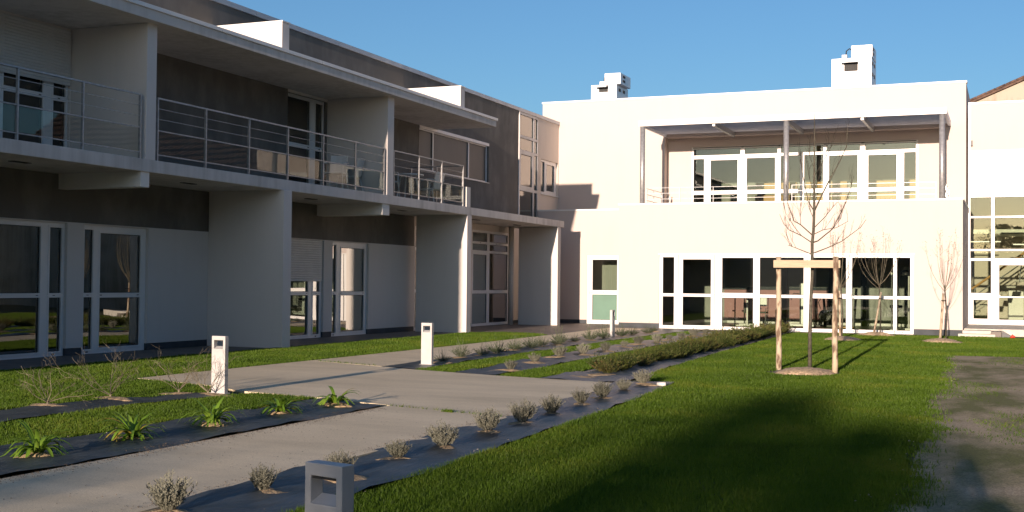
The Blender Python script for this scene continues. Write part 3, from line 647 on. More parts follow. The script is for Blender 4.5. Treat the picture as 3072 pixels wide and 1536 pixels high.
dup(ch, (-14.55, 29.2, 3.49), R(80), 'white plastic armchair on the short balcony, near its far end rail')
tb = thing('balcony_table', 'small white plastic table on the short balcony between two chairs', 'table', (-14.55, 27.9, 3.49))
MB().tube([(0, 0, .68), (0, 0, .71)], .40, 20).build('table_top', M['plastic'], tb)
for a in range(4):
    c_, s_ = math.cos(a * math.pi / 2 + .78), math.sin(a * math.pi / 2 + .78)
    MB().tube([(c_ * .2, s_ * .2, .69), (c_ * .32, s_ * .32, 0)], .018, 6).build('leg', M['plastic'], tb)

# ------------------------------------------------------------------ main white building
MW = thing('white_building', 'sunlit white two storey building with a covered roof terrace and gym windows', 'building')
YL, YU, YD = 37.1, 41.94, 39.8
X0, X1 = -11.72, -1.34
band = (-10.37, -2.69, -1, 2.35)
plate('front_wall', 'y', YL, X0, X1, .17, 3.93, [band], .25, M['whiteR'], MW)
for a, b in ((X0 + .015, band[0]), (band[1], X1 - .015)): B('plinth', a, b, YL + .015, YL + .23, -.05, .17, M['plinth'], MW)
B('side_wall', X0, X0 + .25, YL + .251, YD - .001, 0, 3.93, M['whiteR'], MW)
B('side_wall', X1 - .25, X1, YL + .251, YU, 0, 3.93, M['whiteR'], MW)
cp = MB().box(X0 - .02, X1 + .02, YL - .02, YL + .3, 3.931, 3.985).build('coping', M['copingw'], MW, bevel=.006)
B('coping', X1 - .27, X1 + .02, YL + .301, YU, 3.931, 3.985, M['copingw'], MW)
B('coping', X0 - .02, X0 + .27, YL + .301, YD + .1, 3.931, 3.985, M['copingw'], MW)
plate('door_wall', 'y', YD, -15.58, X0 + .24, .15, 3.95, [(-13.72, -12.42, -1, 2.39)], .2, M['whiteR'], MW)
for a, b in ((-15.58, -13.72), (-12.42, X0 - .001)): B('plinth', a, b, YD + .012, YD + .19, -.05, .15, M['plinth'], MW)
B('coping', -15.58, X0 - .021, YD - .02, YD + .24, 3.951, 4.0, M['copingw'], MW)
window('side_door', 'y', YD + .03, (-13.72, -12.42, .01, 2.39), [(-13.52, -12.62, 1.18, 2.24), (-13.52, -12.62, .15, 1.03)], MW, [M['glassr'], M['frost']], handle=(-13.62, 1.1), slots=[(-13.1, 1.10), (-13.1, .08)], label='white door with a clear upper and a green frosted lower pane')
pn = []
for (a, b, lo, mid0, mid1, hi) in ((-10.26, -9.89, .11, 1.03, 1.12, 2.27), (-9.61, -8.71, .13, 1.03, 1.12, 2.20), (-8.36, -7.39, .11, 1.01, 1.16, 2.25), (-7.19, -5.86, .11, 1.03, 1.12, 2.26), (-5.66, -4.61, .11, 1.03, 1.17, 2.26), (-4.44, -3.26, .11, 1.03, 1.12, 2.26), (-3.16, -2.78, .11, 1.03, 1.12, 2.26)):
    pn += [(a, b, lo, mid0), (a, b, mid1, hi)]
window('gym_window', 'y', YL + .05, (-10.37, -2.69, .01, 2.35), pn, MW, M['glassr'], handle=(-8.68, 1.12), slots=[(-10.07, 1.07), (-9.15, 1.07), (-8.3, 1.08), (-7.1, 1.08), (-10.07, .06), (-9.15, .07), (-5.6, .06), (-4.4, .06), (-3.0, .06), (-3.0, 1.07)], label='long white framed glazed front of the gym')
for x in (-9.755, -8.60, -7.30, -5.76, -4.53, -3.215): B('joint', x - .006, x + .006, YL + .036, YL + .0495, .02, 2.34, M['slot'], MW)
B('window_trim', -10.40, -2.66, YL - .008, YL + .03, 2.351, 2.38, M['frame'], MW)
# terrace floor, upper wall with a loggia recess, pergola
B('terrace_floor', X0 + .26, X1 - .26, YL + .26, 42.3, 3.38, 3.5, M['steps'], MW)
lo_rect = (-11.55, -2.12, 3.3, 6.66)
plate('upper_wall', 'y', YU, -16.25, -1.42, 3.3, 8.10, [lo_rect], .36, M['whiteR'], MW)
plate('loggia_wall', 'y', 42.3, -11.56, -2.11, 3.3, 6.7, [(-10.66, -2.93, 3.3, 6.33)], .2, M['whiteR'], MW)
B('upper_side_wall', -1.42, -1.62, 42.301, 52, 3.3, 8.10, M['whiteR'], MW)
B('upper_side_wall', -16.25, -16.05, 42.301, 52, 3.3, 8.10, M['whiteR'], MW)
B('coping', -16.28, -1.39, YU - .03, YU + .38, 8.101, 8.17, M['copingw'], MW, bevel=.008)
B('flat_roof', -16.04, -1.63, 42.31, 52, 7.9, 8.0, M['coping'], MW)
lp = []
for (a, b) in ((-10.58, -8.90), (-8.75, -7.60), (-7.48, -6.04), (-5.92, -4.81), (-4.64, -3.0)): lp.append((a, b, 6.03, 6.25))
for (a, b, t) in ((-10.58, -10.20, 5.90), (-9.96, -9.00, 5.84), (-8.67, -7.68, 5.88), (-7.48, -6.82, 5.93), (-6.68, -6.04, 5.93), (-5.84, -4.89, 5.88), (-4.54, -3.62, 5.86), (-3.38, -3.0, 5.92)):
    lp.append((a, b, 4.76, t)); lp.append((a, b, 3.58, 4.62))
window('terrace_window', 'y', 42.34, (-10.66, -2.93, 3.5, 6.33), lp, MW, M['glassr'], handle=(-9.06, 4.7), slots=[(-10.5, 5.97), (-9.5, 4.69), (-7.55, 5.97), (-4.6, 5.97)], label='long white framed window and doors onto the roof terrace')
B('blind_box', -10.6, -2.99, 42.33, 42.338, 6.27, 6.31, M['slot'], MW)
# pergola: three steel columns, edge beams, cross beams, slats
PG = MB().box(-11.58, -1.86, 38.76, 38.84, 6.68, 6.87).build('pergola', M['copingw'], MW, bevel=.006, label='slatted sunshade on three steel columns over the roof terrace')
for x in (-11.46, -6.70, -2.0): MB().tube([(x, 38.86, 3.5), (x, 38.86, 6.68)], .085, 18).build('column', M['steel'], PG, smooth=True)
for x in (-11.52, -1.92): B('side_beam', x - .04, x + .04, 38.841, 41.94, 6.69, 6.86, M['slat'], PG)
for x in (-9.05, -6.68, -4.35): B('cross_beam', x - .045, x + .045, 38.841, 41.94, 6.60, 6.76, M['steel'], PG)
y = 38.93
sl = None
while y < 41.9:
    mb = MB(); n = 0
    mb.v += [(-11.47, y - .05, 6.77), (-1.97, y - .05, 6.77), (-1.97, y + .062, 6.845), (-11.47, y + .062, 6.845), (-11.47, y - .048, 6.762), (-1.97, y - .048, 6.762), (-1.97, y + .064, 6.837), (-11.47, y + .064, 6.837)]
    mb.f += [(0, 1, 2, 3), (7, 6, 5, 4), (0, 4, 5, 1), (3, 2, 6, 7)]
    mb.build('slat', M['slat'], PG); y += .108
# terrace railing behind the parapet
tr = MB()
for (a, b) in ((-11.30, -6.86), (-6.52, -2.16)):
    for z in (4.61, 4.43, 4.24, 3.7): tr.box(a, b, 38.84, 38.855, z - .006, z + .006)
for z in (4.61, 4.41, 4.21): tr.box(-11.36, -11.34, 38.9, 41.9, z - .009, z + .009); tr.box(-1.95, -1.93, 38.9, 41.9, z - .009, z + .009)
to = tr.build('terrace_railing', M['steel'], MW)
for x in (-11.29, -10.17, -9.05, -7.95, -6.87, -6.51, -5.4, -4.3, -3.2, -2.17): B('post', x - .008, x + .008, 38.83, 38.87, 3.5, 4.61, M['steel'], to)
for x in (-11.35, -1.94):
    for y in (39.9, 40.9, 41.88): B('post', x - .02, x + .02, y - .008, y + .008, 3.5, 4.61, M['steel'], to)
# gym interior
B('gym_floor', -11.4, -1.6, YL + .26, 43.8, -.02, .035, M['floor_in'], MW)
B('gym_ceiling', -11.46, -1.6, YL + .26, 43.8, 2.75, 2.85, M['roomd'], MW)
B('gym_back_wall', -11.4, -1.6, 43.6, 43.75, .036, 2.74, M['roomw'], MW)
for x0, x1, m_ in ((-9.72, -7.62, 'pink'), (-7.38, -5.98, 'pink')): B('pink_panel', x0, x1, 43.57, 43.599, .2, 1.24, M[m_], MW)
B('wall_rail', -9.8, -5.9, 43.53, 43.599, 1.25, 1.34, M['plinth'], MW)
for x in (-7.5, -5.85, -4.78, -3.0, -10.0): B('gym_pillar', x - .09, x + .09, 43.2, 43.5, .036, 2.74, M['plinth'], MW)
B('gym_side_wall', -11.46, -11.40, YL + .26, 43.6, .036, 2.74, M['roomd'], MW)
B('skirting', -9.6, -1.8, 43.52, 43.56, .036, .12, M['frame'], MW)
B('hall_partition', -12.2, -12.1, YD + .25, 43, 0, 3.0, M['roomw'], MW)
B('hall_back_wall', -15.5, -12.2, 40.95, 41.05, .03, 3.1, M['roomw'], MW)
B('hall_floor', -15.5, -11.5, YD + .21, 43, -.02, .03, M['floor_in'], MW)
B('hall_ceiling', -15.5, -11.5, YD + .21, 43.1, 3.1, 3.2, M['roomw'], MW)
# rooms behind the terrace
B('upper_floor', -16, -1.7, 42.52, 50, 3.3, 3.45, M['floor_in'], MW)
B('upper_ceiling', -16, -1.7, 42.52, 50, 6.5, 6.6, M['roomw'], MW)
B('upper_back_wall', -16, -1.7, 47.5, 47.6, 3.45, 6.5, M['roomw'], MW)
B('upper_pillar', -6.15, -5.95, 43.3, 43.6, 3.45, 6.5, M['brown'], MW)
for x in (-9.7, -6.2, -2.5): pass
sb = thing('sideboard', 'long low wooden sideboard with gaps, behind the terrace windows', 'cupboard', (-6.0, 46.0, 3.45))
for i, (a, b) in enumerate(((-3.1, -1.55), (-1.2, .3), (.65, 2.1), (2.45, 3.9))):
    MB().box(a, b, 0, .45, 0, 1.38).build('cabinet', M['wood'], sb, bevel=.01); MB().box(a, b, .1, .4, 1.62, 1.86).build('shelf_box', M['wood'], sb, bevel=.01)
B('shelf_back', -3.1, 3.9, .41, .44, .0, 1.9, M['roomw'], sb)

# rooftop air units
def roof_unit(x0, x1, xs, x2, z1, z2, y, hood, box, label, depth):
    t = thing('rooftop_unit', label, 'air unit', (0, 0, 0), 0, 'metal air units on the flat roof')
    MB().box(x0, x1, y, y + depth, 8.0, z1).build('cabinet', M['hvac'], t, bevel=.012)
    MB().box(xs, x2, y + .02, y + depth * .9, z1, z2).build('upper_cabinet', M['hvac'], t, bevel=.012)
    hx0, hx1, hz0, hz1 = hood
    mb = MB(); mb.v = [(hx0, y, hz1), (hx1, y, hz1), (hx1, y - .28, hz1 - .07), (hx0, y - .28, hz1 - .07), (hx0, y, hz1 - .02), (hx1, y, hz1 - .02), (hx1, y - .28, hz1 - .12), (hx0, y - .28, hz1 - .12)]
    mb.f = [(0, 3, 2, 1), (4, 5, 6, 7), (3, 7, 6, 2), (0, 4, 7, 3), (1, 2, 6, 5)]; mb.build('hood', M['coping'], t)
    gr = MB().box(hx0 + .1, hx1 - .02, y - .012, y - .002, hz0, hz1 - .03).build('grille', M['slot'], t)
    k = MB()
    for i in range(7):
        xx = hx0 + .1 + (hx1 - hx0 - .12) * i / 6; k.box(xx - .004, xx + .004, y - .02, y - .013, hz0, hz1 - .03)
    for i in range(6):
        zz = hz0 + (hz1 - .03 - hz0) * i / 5; k.box(hx0 + .1, hx1 - .02, y - .024, y - .0205, zz - .004, zz + .004)
    k.build('mesh', M['plinth'], gr)
    bx0, bx1 = box; MB().box(bx0, bx1, y + .1, y + .3, z1 + .002, z1 + .15).build('sensor_box', M['copingw'], t, bevel=.01)
    MB().tube([(bx1 - .05, y + .2, z1 + .1), (bx1 - .03, y + .2, z1 + .30), (bx1 + .08, y + .2, z1 + .38), (bx1 + .18, y + .2, z1 + .3), (xs + .02, y + .2, z1 + .05)], .022, 8).build('hose', M['rubber'], t, smooth=True)
    for zz in (z1 - .25, z1 - .65): 
        for yy in (y + .25, y + .8): MB().box(x1 + .001, x1 + .012, yy, yy + .25, zz, zz + .12).build('vent', M['slot'], t)
    for zz in (z2 - .16, z2 - .33): MB().box(x2 + .001, x2 + .012, y + .3, y + .6, zz, zz + .09).build('vent', M['slot'], t)
    return t
roof_unit(-15.40, -14.34, -14.85, -14.19, 9.24, 9.68, 45.0, (-15.16, -14.68, 8.95, 9.22), (-15.08, -14.88), 'grey metal air unit on the roof, the smaller one at the left', 1.5)
roof_unit(-6.13, -4.72, -5.44, -4.70, 9.70, 10.15, 45.0, (-5.78, -5.18, 9.22, 9.62), (-5.78, -5.60), 'bright white air unit on the roof, the taller one at the right', 1.5)

# ------------------------------------------------------------------ glazed stair hall at the right
SH = thing('stair_hall', 'glazed stair hall with white frames beside the white building', 'building')
YS = 42.3
plate('upper_wall', 'y', YS, -1.34, 1.3, 5.9, 7.42, [], .2, M['whiteR'], SH)
B('coping', -1.36, 1.3, YS - .03, YS + .3, 7.421, 7.49, M['copingw'], SH, bevel=.006)
B('spandrel_panel', -1.34, 1.29, YS - .004, YS + .02, 5.38, 5.898, M['copingw'], SH)
gp = []; gm = []
cols_ = [(-1.30, -.66), (-.56, 1.1)]
for i, (a, b) in enumerate(cols_):
    for (c, d, m_) in ((4.44, 5.35, 'haze_white'), (3.74, 4.36, 'glassr'), (2.66, 3.68, 'glassr'), (2.36, 2.60, 'glassr')):
        gp.append((a, b, c, d)); gm.append(M[m_])
    if i == 0: gp += [(a + .02, b, 1.22, 2.28), (a + .1, b - .1, .38, 1.0)]; gm += [M['glassr']] * 2
    elif i == 1: gp += [(-.42, .9, .36, 1.08), (-.42, .9, 1.12, 2.14)]; gm += [M['glassr']] * 2
    else: gp += [(a, b, .3, 1.08), (a, b, 1.12, 2.28)]; gm += [M['glassr']] * 2
window('glazed_front', 'y', YS, (-1.36, 1.3, .2, 5.38), gp, SH, gm, bead=False, handle=(-.5, 1.15))
B('corner_post', -1.36, -1.30, YS - .05, YS - .002, .2, 7.4, M['frame'], SH)
B('wall_lamp', -1.30, -1.22, YS - .14, YS - .03, 6.05, 6.22, M['black'], SH)
B('hall_floor', -1.34, 1.1, YS + .21, 48.6, .1, .2, M['steps'], SH); B('hall_back_wall', -1.34, 1.1, 48.5, 48.6, .2, 7.4, M['cream'], SH)
B('hall_roof', -1.34, 1.1, YS + .21, 48.6, 7.2, 7.3, M['cream'], SH); B('hall_landing', -1.3, 1.05, 45.6, 48.4, 3.3, 3.45, M['haze_white'], SH)
B('hall_side_wall', 1.1, 1.3, YS + .21, 48.6, .2, 7.4, M['whiteR'], SH)
st = MB()
for i in range(9): st.box(-1.9 + .28 * i + .3, -1.9 + .28 * (i + 1) + .3, 43.6, 44.7, .35 + .21 * i, .41 + .21 * i)
st.build('stair_flight', M['steps'], SH, kind='stuff')
for yy in (43.55, 44.75):
    MB().tube([(-1.3, yy, 1.35), (1.05, yy, 3.11)], .03, 8).build('handrail', M['wood'], SH); MB().tube([(-1.3, yy, 1.05), (1.05, yy, 2.81)], .012, 6).build('handrail', M['steel'], SH)
    for i in range(4): MB().tube([(-1.2 + .7 * i, yy, .5 + .56 * i), (-1.2 + .75 * i, yy, 1.42 + .56 * i)], .015, 6).build('baluster', M['steel'], SH)
for i, (x, z) in enumerate(((-.9, 3.0), (.1, 3.3), (.5, 2.9))): B('ceiling_tube_light', x - .5, x + .5, 45.6, 45.66, z, z + .04, M['frame'], SH)
B('white_cabinet', -.15, .35, 47.5, 48.2, .2, 1.3, M['plastic'], SH)
# entrance steps and landing
B('landing', -1.32, 1.3, 37.6, YS - .001, 0, .2, M['steps'], SH); B('step', -1.34, -.58, 36.9, 37.6, 0, .17, M['steps'], SH, bevel=.01)
B('step', -1.44, -.46, 36.45, 36.9, 0, .085, M['steps'], SH, bevel=.01); B('ramp_block', -.575, -.30, 36.5, 37.6, 0, .16, M['paving'], SH)
mb = MB(); mb.v = [(-.29, 36.3, 0), (.0, 36.3, 0), (-.29, 37.6, .17), (-.29, 37.6, 0), (.0, 37.6, 0)]; mb.f = [(0, 1, 4, 3), (0, 2, 1), (1, 2, 4), (0, 3, 2), (2, 3, 4)]; mb.build('ramp_cheek', M['steps'], SH)

# ------------------------------------------------------------------ neighbours
OH = thing('old_house', 'old beige gable wall with a tiled roof edge rising behind the stair hall', 'house')
mb = MB(); xa, xb, xr2 = -6.4, 22.4, 8.0; za = 10.0 - .42 * 4.67
mb.v = [(xa, 60, 0), (xb, 60, 0), (xb, 60, za), (xr2, 60, za + .42 * 14.4), (xa, 60, za), (xa, 75, 0), (xb, 75, 0), (xb, 75, za), (xr2, 75, za + .42 * 14.4), (xa, 75, za)]
mb.f = [(0, 1, 2, 3, 4), (9, 8, 7, 6, 5), (0, 4, 9, 5), (1, 6, 7, 2)]; mb.build('wall', M['oldwall'], OH)
for sx in (-1, 1):
    mb = MB(); xe = xr2 + sx * 14.9; ze = za + .42 * (14.4 - 14.9); zr = za + .42 * 14.4
    mb.v = [(xr2, 59.8, zr + .02), (xe, 59.8, ze + .02), (xe, 75.2, ze + .02), (xr2, 75.2, zr + .02), (xr2, 59.8, zr + .16), (xe, 59.8, ze + .16), (xe, 75.2, ze + .16), (xr2, 75.2, zr + .16)]
    mb.f = [(0, 1, 2, 3), (7, 6, 5, 4), (0, 4, 5, 1), (1, 5, 6, 2), (3, 2, 6, 7)]; mb.build('roof', M['verge'], OH)
for i in range(26):
    x = xa - .2 + i * .42; z = za + .42 * (x - xa) + .16
    MB().tube([(x, 59.78, z), (x + .40, 59.78, z + .185)], [.055, .045], 6).build('verge_tile', M['verge'], OH)
# buildings around the court that the camera does not see, reflected in the panes
RH = thing('tiled_house', 'white house with a brown tiled roof across the court, outside the frame', 'house')
plate('wall', 'x', 0, 0, 46, 0, 5.2, [(a, a + 2.4, .25, 2.4) for a in (3, 10, 17, 24, 31, 38)], .3, M['white'], RH).matrix_world = Matrix.Translation((5.0, 34, 0)) @ Matrix.Rotation(math.pi, 4, 'Z')
for a in (3, 10, 17, 24, 31, 38):
    wn = plate('window', 'x', 0, 0, 2.4, .25, 2.4, [(.1, 1.14, .35, 2.3), (1.26, 2.3, .35, 2.3)], .08, M['black'], RH); wn.matrix_world = Matrix.Translation((5.12, 34 - a, 0)) @ Matrix.Rotation(math.pi, 4, 'Z')
    MB().box(-.05, -.04, .1, 2.3, .35, 2.3).build('pane', M['screen'], wn)
B('back_wall', 13.8, 14, -12, 34, 0, 5.2, M['oldwall'], RH); B('end_wall', 5.3, 13.8, 33.8, 34, 0, 5.2, M['oldwall'], RH); B('end_wall', 5.3, 13.8, -12, -11.8, 0, 5.2, M['oldwall'], RH)
mb = MB(); mb.v = [(4.5, -12.4, 5.0), (4.5, 34.4, 5.0), (9.5, 34.4, 8.2), (9.5, -12.4, 8.2), (14.5, -12.4, 5.0), (14.5, 34.4, 5.0)]; mb.f = [(0, 3, 2, 1), (3, 4, 5, 2), (0, 4, 3), (1, 2, 5)]; mb.build('roof', M['tile'], RH)
tl_ = MB()
for i in range(133):
    y = -12.2 + i * .35
    for k in range(12):
        t0, t1 = k / 12, (k + 1) / 12; tl_.tube([(4.45 + 5.05 * t0, y, 5.10 + 3.2 * t0), (4.45 + 5.05 * t1, y, 5.05 + 3.2 * t1)], [.13, .10], 4, cap=False)
tl_.build('roof_tiles', M['tile'], RH, kind='stuff')
RN = thing('tiled_neighbour_house', 'neighbour house with a sunlit tiled roof behind the stair hall, outside the frame', 'house')
B('wall', 1.7, 20, 44, 59, 0, 5.4, M['oldwall'], RN)
mb = MB(); mb.v = [(1.5, 43.5, 5.2), (20.4, 43.5, 5.2), (20.4, 51.5, 10.4), (1.5, 51.5, 10.4), (20.4, 59.5, 5.2), (1.5, 59.5, 5.2)]; mb.f = [(0, 1, 2, 3), (3, 2, 4, 5), (0, 3, 5), (1, 4, 2)]; mb.build('roof', M['tile'], RN)
tl_ = MB()
for i in range(54):
    x = 1.6 + i * .35
    for k in range(16):
        t0, t1 = k / 16, (k + 1) / 16; tl_.tube([(x, 43.4 + 8.1 * t0, 5.3 + 5.2 * t0), (x, 43.4 + 8.1 * t1, 5.22 + 5.2 * t1)], [.14, .10], 4, cap=False)
tl_.build('roof_tiles', M['tile'], RN, kind='stuff')
GW = thing('garden_building', 'long low building behind the photographer, outside the frame', 'building')
B('wall', -32, 16, -47, -41, 0, 3.4, M['oldwall'], GW)
mb = MB(); mb.v = [(-32.5, -47.5, 3.4), (16.5, -47.5, 3.4), (16.5, -44, 4.9), (-32.5, -44, 4.9), (16.5, -40.5, 3.4), (-32.5, -40.5, 3.4)]; mb.f = [(0, 1, 2, 3), (3, 2, 4, 5), (0, 3, 5), (1, 4, 2)]; mb.build('roof', M['tile'], GW)

# ------------------------------------------------------------------ bollards
def bollard(name, label, loc, rotz, zrot=0):
    t = thing(name, label, 'bollard light', loc, rotz, 'grey bollard lights beside the paths')
    w2, d2 = .10, .034
    plate('post', 'y', -d2, -w2, w2, 0, .70, [(-.068, .068, .56 - .015, .65)], d2 * 2, M['bollard'], t, bevel=.004)
    mb = MB(); mb.v = [(-.0675, -d2 + .004, .546), (.0675, -d2 + .004, .546), (.0675, d2 - .004, .546), (-.0675, d2 - .004, .546), (-.0675, d2 - .006, .575), (.0675, d2 - .006, .575)]
    mb.f = [(0, 1, 5, 4), (0, 3, 2, 1), (3, 4, 5, 2), (0, 4, 3), (1, 2, 5)]; mb.build('reflector_wedge', M['bollard'], t)
    MB().box(-.0675, .0675, -d2 + .006, d2 - .006, .640, .6495).build('lamp_strip', M['slot'], t)
    MB().box(-w2 - .02, w2 + .02, -d2 - .02, d2 + .02, 0, .012).build('base_plate', M['bollard'], t, bevel=.003)
    return t
b0 = bollard('bollard_light', 'grey bollard light nearest the camera, standing in the lawn edge', (-2.43, 4.035, 0), R(-14))
for x, y, a, l in ((-8.90, 12.19, -2, 'white lit bollard light at the left corner of the concrete forecourt'), (-9.02, 18.05, -3, 'bollard light at the far corner of the forecourt beside the rosemary bed'), (-9.66, 30.1, 88, 'farthest bollard light, seen edge on beside the green door')):
    dup(b0, (x, y, .022), R(a), l)

# ------------------------------------------------------------------ plants
def orient(d):
    d = d.normalized(); a = d.orthogonal().normalized(); return d, a, d.cross(a)
def ribbon(V, F, pts, ws, side):
    n = len(V)
    for p, w_ in zip(pts, ws):
        V.append(tuple(p - side * w_)); V.append(tuple(p + side * w_))
    for i in range(len(pts) - 1): F.append((n + 2 * i, n + 2 * i + 1, n + 2 * i + 3, n + 2 * i + 2))
def tuft_mesh(name, seed, n, rad, hgt, leaf, lw, m, spread=.8, up_=.9, stem_leaves=14, droop=0.0, spiky=0):
    """bush of stems clothed in small narrow leaves"""
    rn = random.Random(seed); V = []; F = []
    for _ in range(n):
        a = rn.uniform(0, 6.283); q = rn.random() ** .6
        d = Vector((math.cos(a) * q * spread, math.sin(a) * q * spread, up_)).normalized()
        L_ = hgt * rn.uniform(.65, 1.1) * (1 - .25 * q); base = Vector((math.cos(a) * q * rad * .35, math.sin(a) * q * rad * .35, 0))
        if spiky and rn.random() < spiky: L_ *= 1.7; d = Vector((rn.gauss(0, .2), rn.gauss(0, .2), 1)).normalized()
        bend = Vector((rn.gauss(0, .25), rn.gauss(0, .25), rn.gauss(0, .1) - droop))
        P_ = [base + d * L_ * t + bend * (L_ * t * t * .5) for t in (0, .33, .66, 1)]
        ribbon(V, F, P_, [.003, .0025, .002, .001], Vector((math.cos(a + 1.57), math.sin(a + 1.57), 0)))
        for k in range(stem_leaves):
            t = .25 + .75 * k / stem_leaves; i = min(2, int(t * 3)); u_ = t * 3 - i; p = P_[i].lerp(P_[i + 1], u_)
            ax = rn.uniform(0, 6.283); dd = (d * .9 + Vector((math.cos(ax), math.sin(ax), rn.uniform(-.2, .5)))).normalized()
            l2 = leaf * rn.uniform(.6, 1.15); sd_ = dd.orthogonal().normalized() * lw
            k0 = len(V); V += [tuple(p), tuple(p + dd * l2 * .5 + sd_), tuple(p + dd * l2), tuple(p + dd * l2 * .5 - sd_)]; F.append((k0, k0 + 1, k0 + 2, k0 + 3))
    me = bpy.data.meshes.new(name); me.from_pydata(V, [], F); set_rnd(me); me.materials.append(m); return me
ORD = ['nearest', 'second', 'third', 'fourth', 'fifth', 'sixth', 'seventh', 'eighth', 'ninth', 'tenth', 'eleventh', 'twelfth', 'thirteenth', 'fourteenth', 'fifteenth', 'sixteenth', 'seventeenth', 'eighteenth', 'nineteenth']
def place_mesh(name, me, loc, rz, sc, label, cat, group):
    o = bpy.data.objects.new(name, me); COL.objects.link(o); o.location = loc; o.rotation_euler = (0, 0, rz); o.scale = sc; return tag(o, label, cat, group)
LV = [tuft_mesh('lavender', 20 + i, 105, .16, .24, .030, .0042, M['lav'], spread=.62, stem_leaves=20) for i in range(4)]
lav1 = [(-4.62, 5.85), (-4.52, 6.68), (-4.40, 7.45), (-4.42, 8.36), (-4.40, 9.12), (-4.49, 10.24), (-4.46, 11.04), (-4.50, 11.94), (-4.56, 13.06), (-4.56, 13.85), (-4.64, 14.95), (-4.72, 16.1)]
for i, (x, y) in enumerate(lav1):
    s = random.uniform(.62, .92); place_mesh('lavender', LV[i % 4], (x, y, .03), random.uniform(0, 6.3), (s, s, s * random.uniform(.9, 1.1)), 'grey lavender bush in the bed right of the path, %s from the camera' % ORD[i], 'lavender', 'lavender bushes along the near bed')
    mound(x + .02, y - .02, random.uniform(.17, .27), random.uniform(.14, .22), .04, M['soil'], seed=i)
lav2 = [(-7.32, 17.6), (-7.66, 19.5), (-7.83, 21.2), (-7.72, 22.2), (-7.68, 23.5), (-7.82, 25.2), (-7.91, 26.6), (-7.75, 27.6), (-7.86, 29.1), (-7.85, 30.2), (-7.87, 31.6), (-7.92, 33.2)]
for i, (x, y) in enumerate(lav2):
    s = random.uniform(.6, 1.0); place_mesh('lavender', LV[(i + 1) % 4], (x, y, .03), random.uniform(0, 6.3), (s, s, s), 'grey lavender bush in the middle bed beyond the forecourt, %s from it' % ORD[i], 'lavender', 'lavender bushes in the middle bed')
    mound(x, y - .05, .38, .3, .045, M['soil'], seed=30 + i)
RS = [tuft_mesh('rosemary', 50 + i, 70, .2, .26, .030, .0035, M['rose'], spread=1.3, up_=.7, stem_leaves=18, spiky=.06) for i in range(4)]
ros = [(-9.07, 18.75), (-9.34, 20.1), (-9.2, 20.75), (-9.25, 21.6), (-9.44, 22.9), (-9.38, 23.7), (-9.5, 24.6), (-9.4, 25.3), (-9.64, 26.1), (-9.58, 26.95), (-9.52, 27.9), (-9.46, 28.8), (-9.50, 30.4), (-9.52, 31.4), (-9.43, 32.6), (-9.7, 34.2)]
for i, (x, y) in enumerate(ros):
    s = random.uniform(.6, 1.05); place_mesh('rosemary', RS[i % 4], (x, y, .03), random.uniform(0, 6.3), (s, s, s * random.uniform(.85, 1.35)), 'dark green rosemary shrub in the bed by the far path, %s from the forecourt' % ORD[i], 'rosemary', 'rosemary shrubs along the far path')
    mound(x, y - .05, .3, .25, .04, M['soil'], seed=60 + i)
BU = [tuft_mesh('hedge_shrub', 80 + i, 110, .3, .36, .030, .010, M['bush'], spread=1.1, up_=.8, stem_leaves=13) for i in range(5)]
y = 17.75; i = 0
while y < 36.0:
    x = -5.78 - (y - 18) * .026 + random.uniform(-.12, .12); s = random.uniform(.72, 1.15)
    place_mesh('hedge_shrub', BU[i % 5], (x, y, .02), random.uniform(0, 6.3), (s, s, s * random.uniform(.85, 1.2)), 'frontmost leafy shrub of the hedge row, beside the forecourt corner' if i == 0 else 'last leafy shrub of the hedge row, in front of the gym windows' if y > 35.4 else 'low brownish green shrub merging with its neighbours in the hedge row left of the lawn', 'shrub', 'low shrubs of the hedge row')
    if i % 2: place_mesh('hedge_shrub', BU[(i + 2) % 5], (x - .36, y + .2, .02), random.uniform(0, 6.3), (s * .9, s * .9, s * .95), 'low brownish green shrub merging with its neighbours in the hedge row left of the lawn', 'shrub', 'low shrubs of the hedge row')
    y += .47; i += 1
for k, (x, y) in enumerate(((-5.75, 17.5), (-5.9, 16.9))): mound(x, y, .5, .35, .03, M['soil'], seed=90 + k)
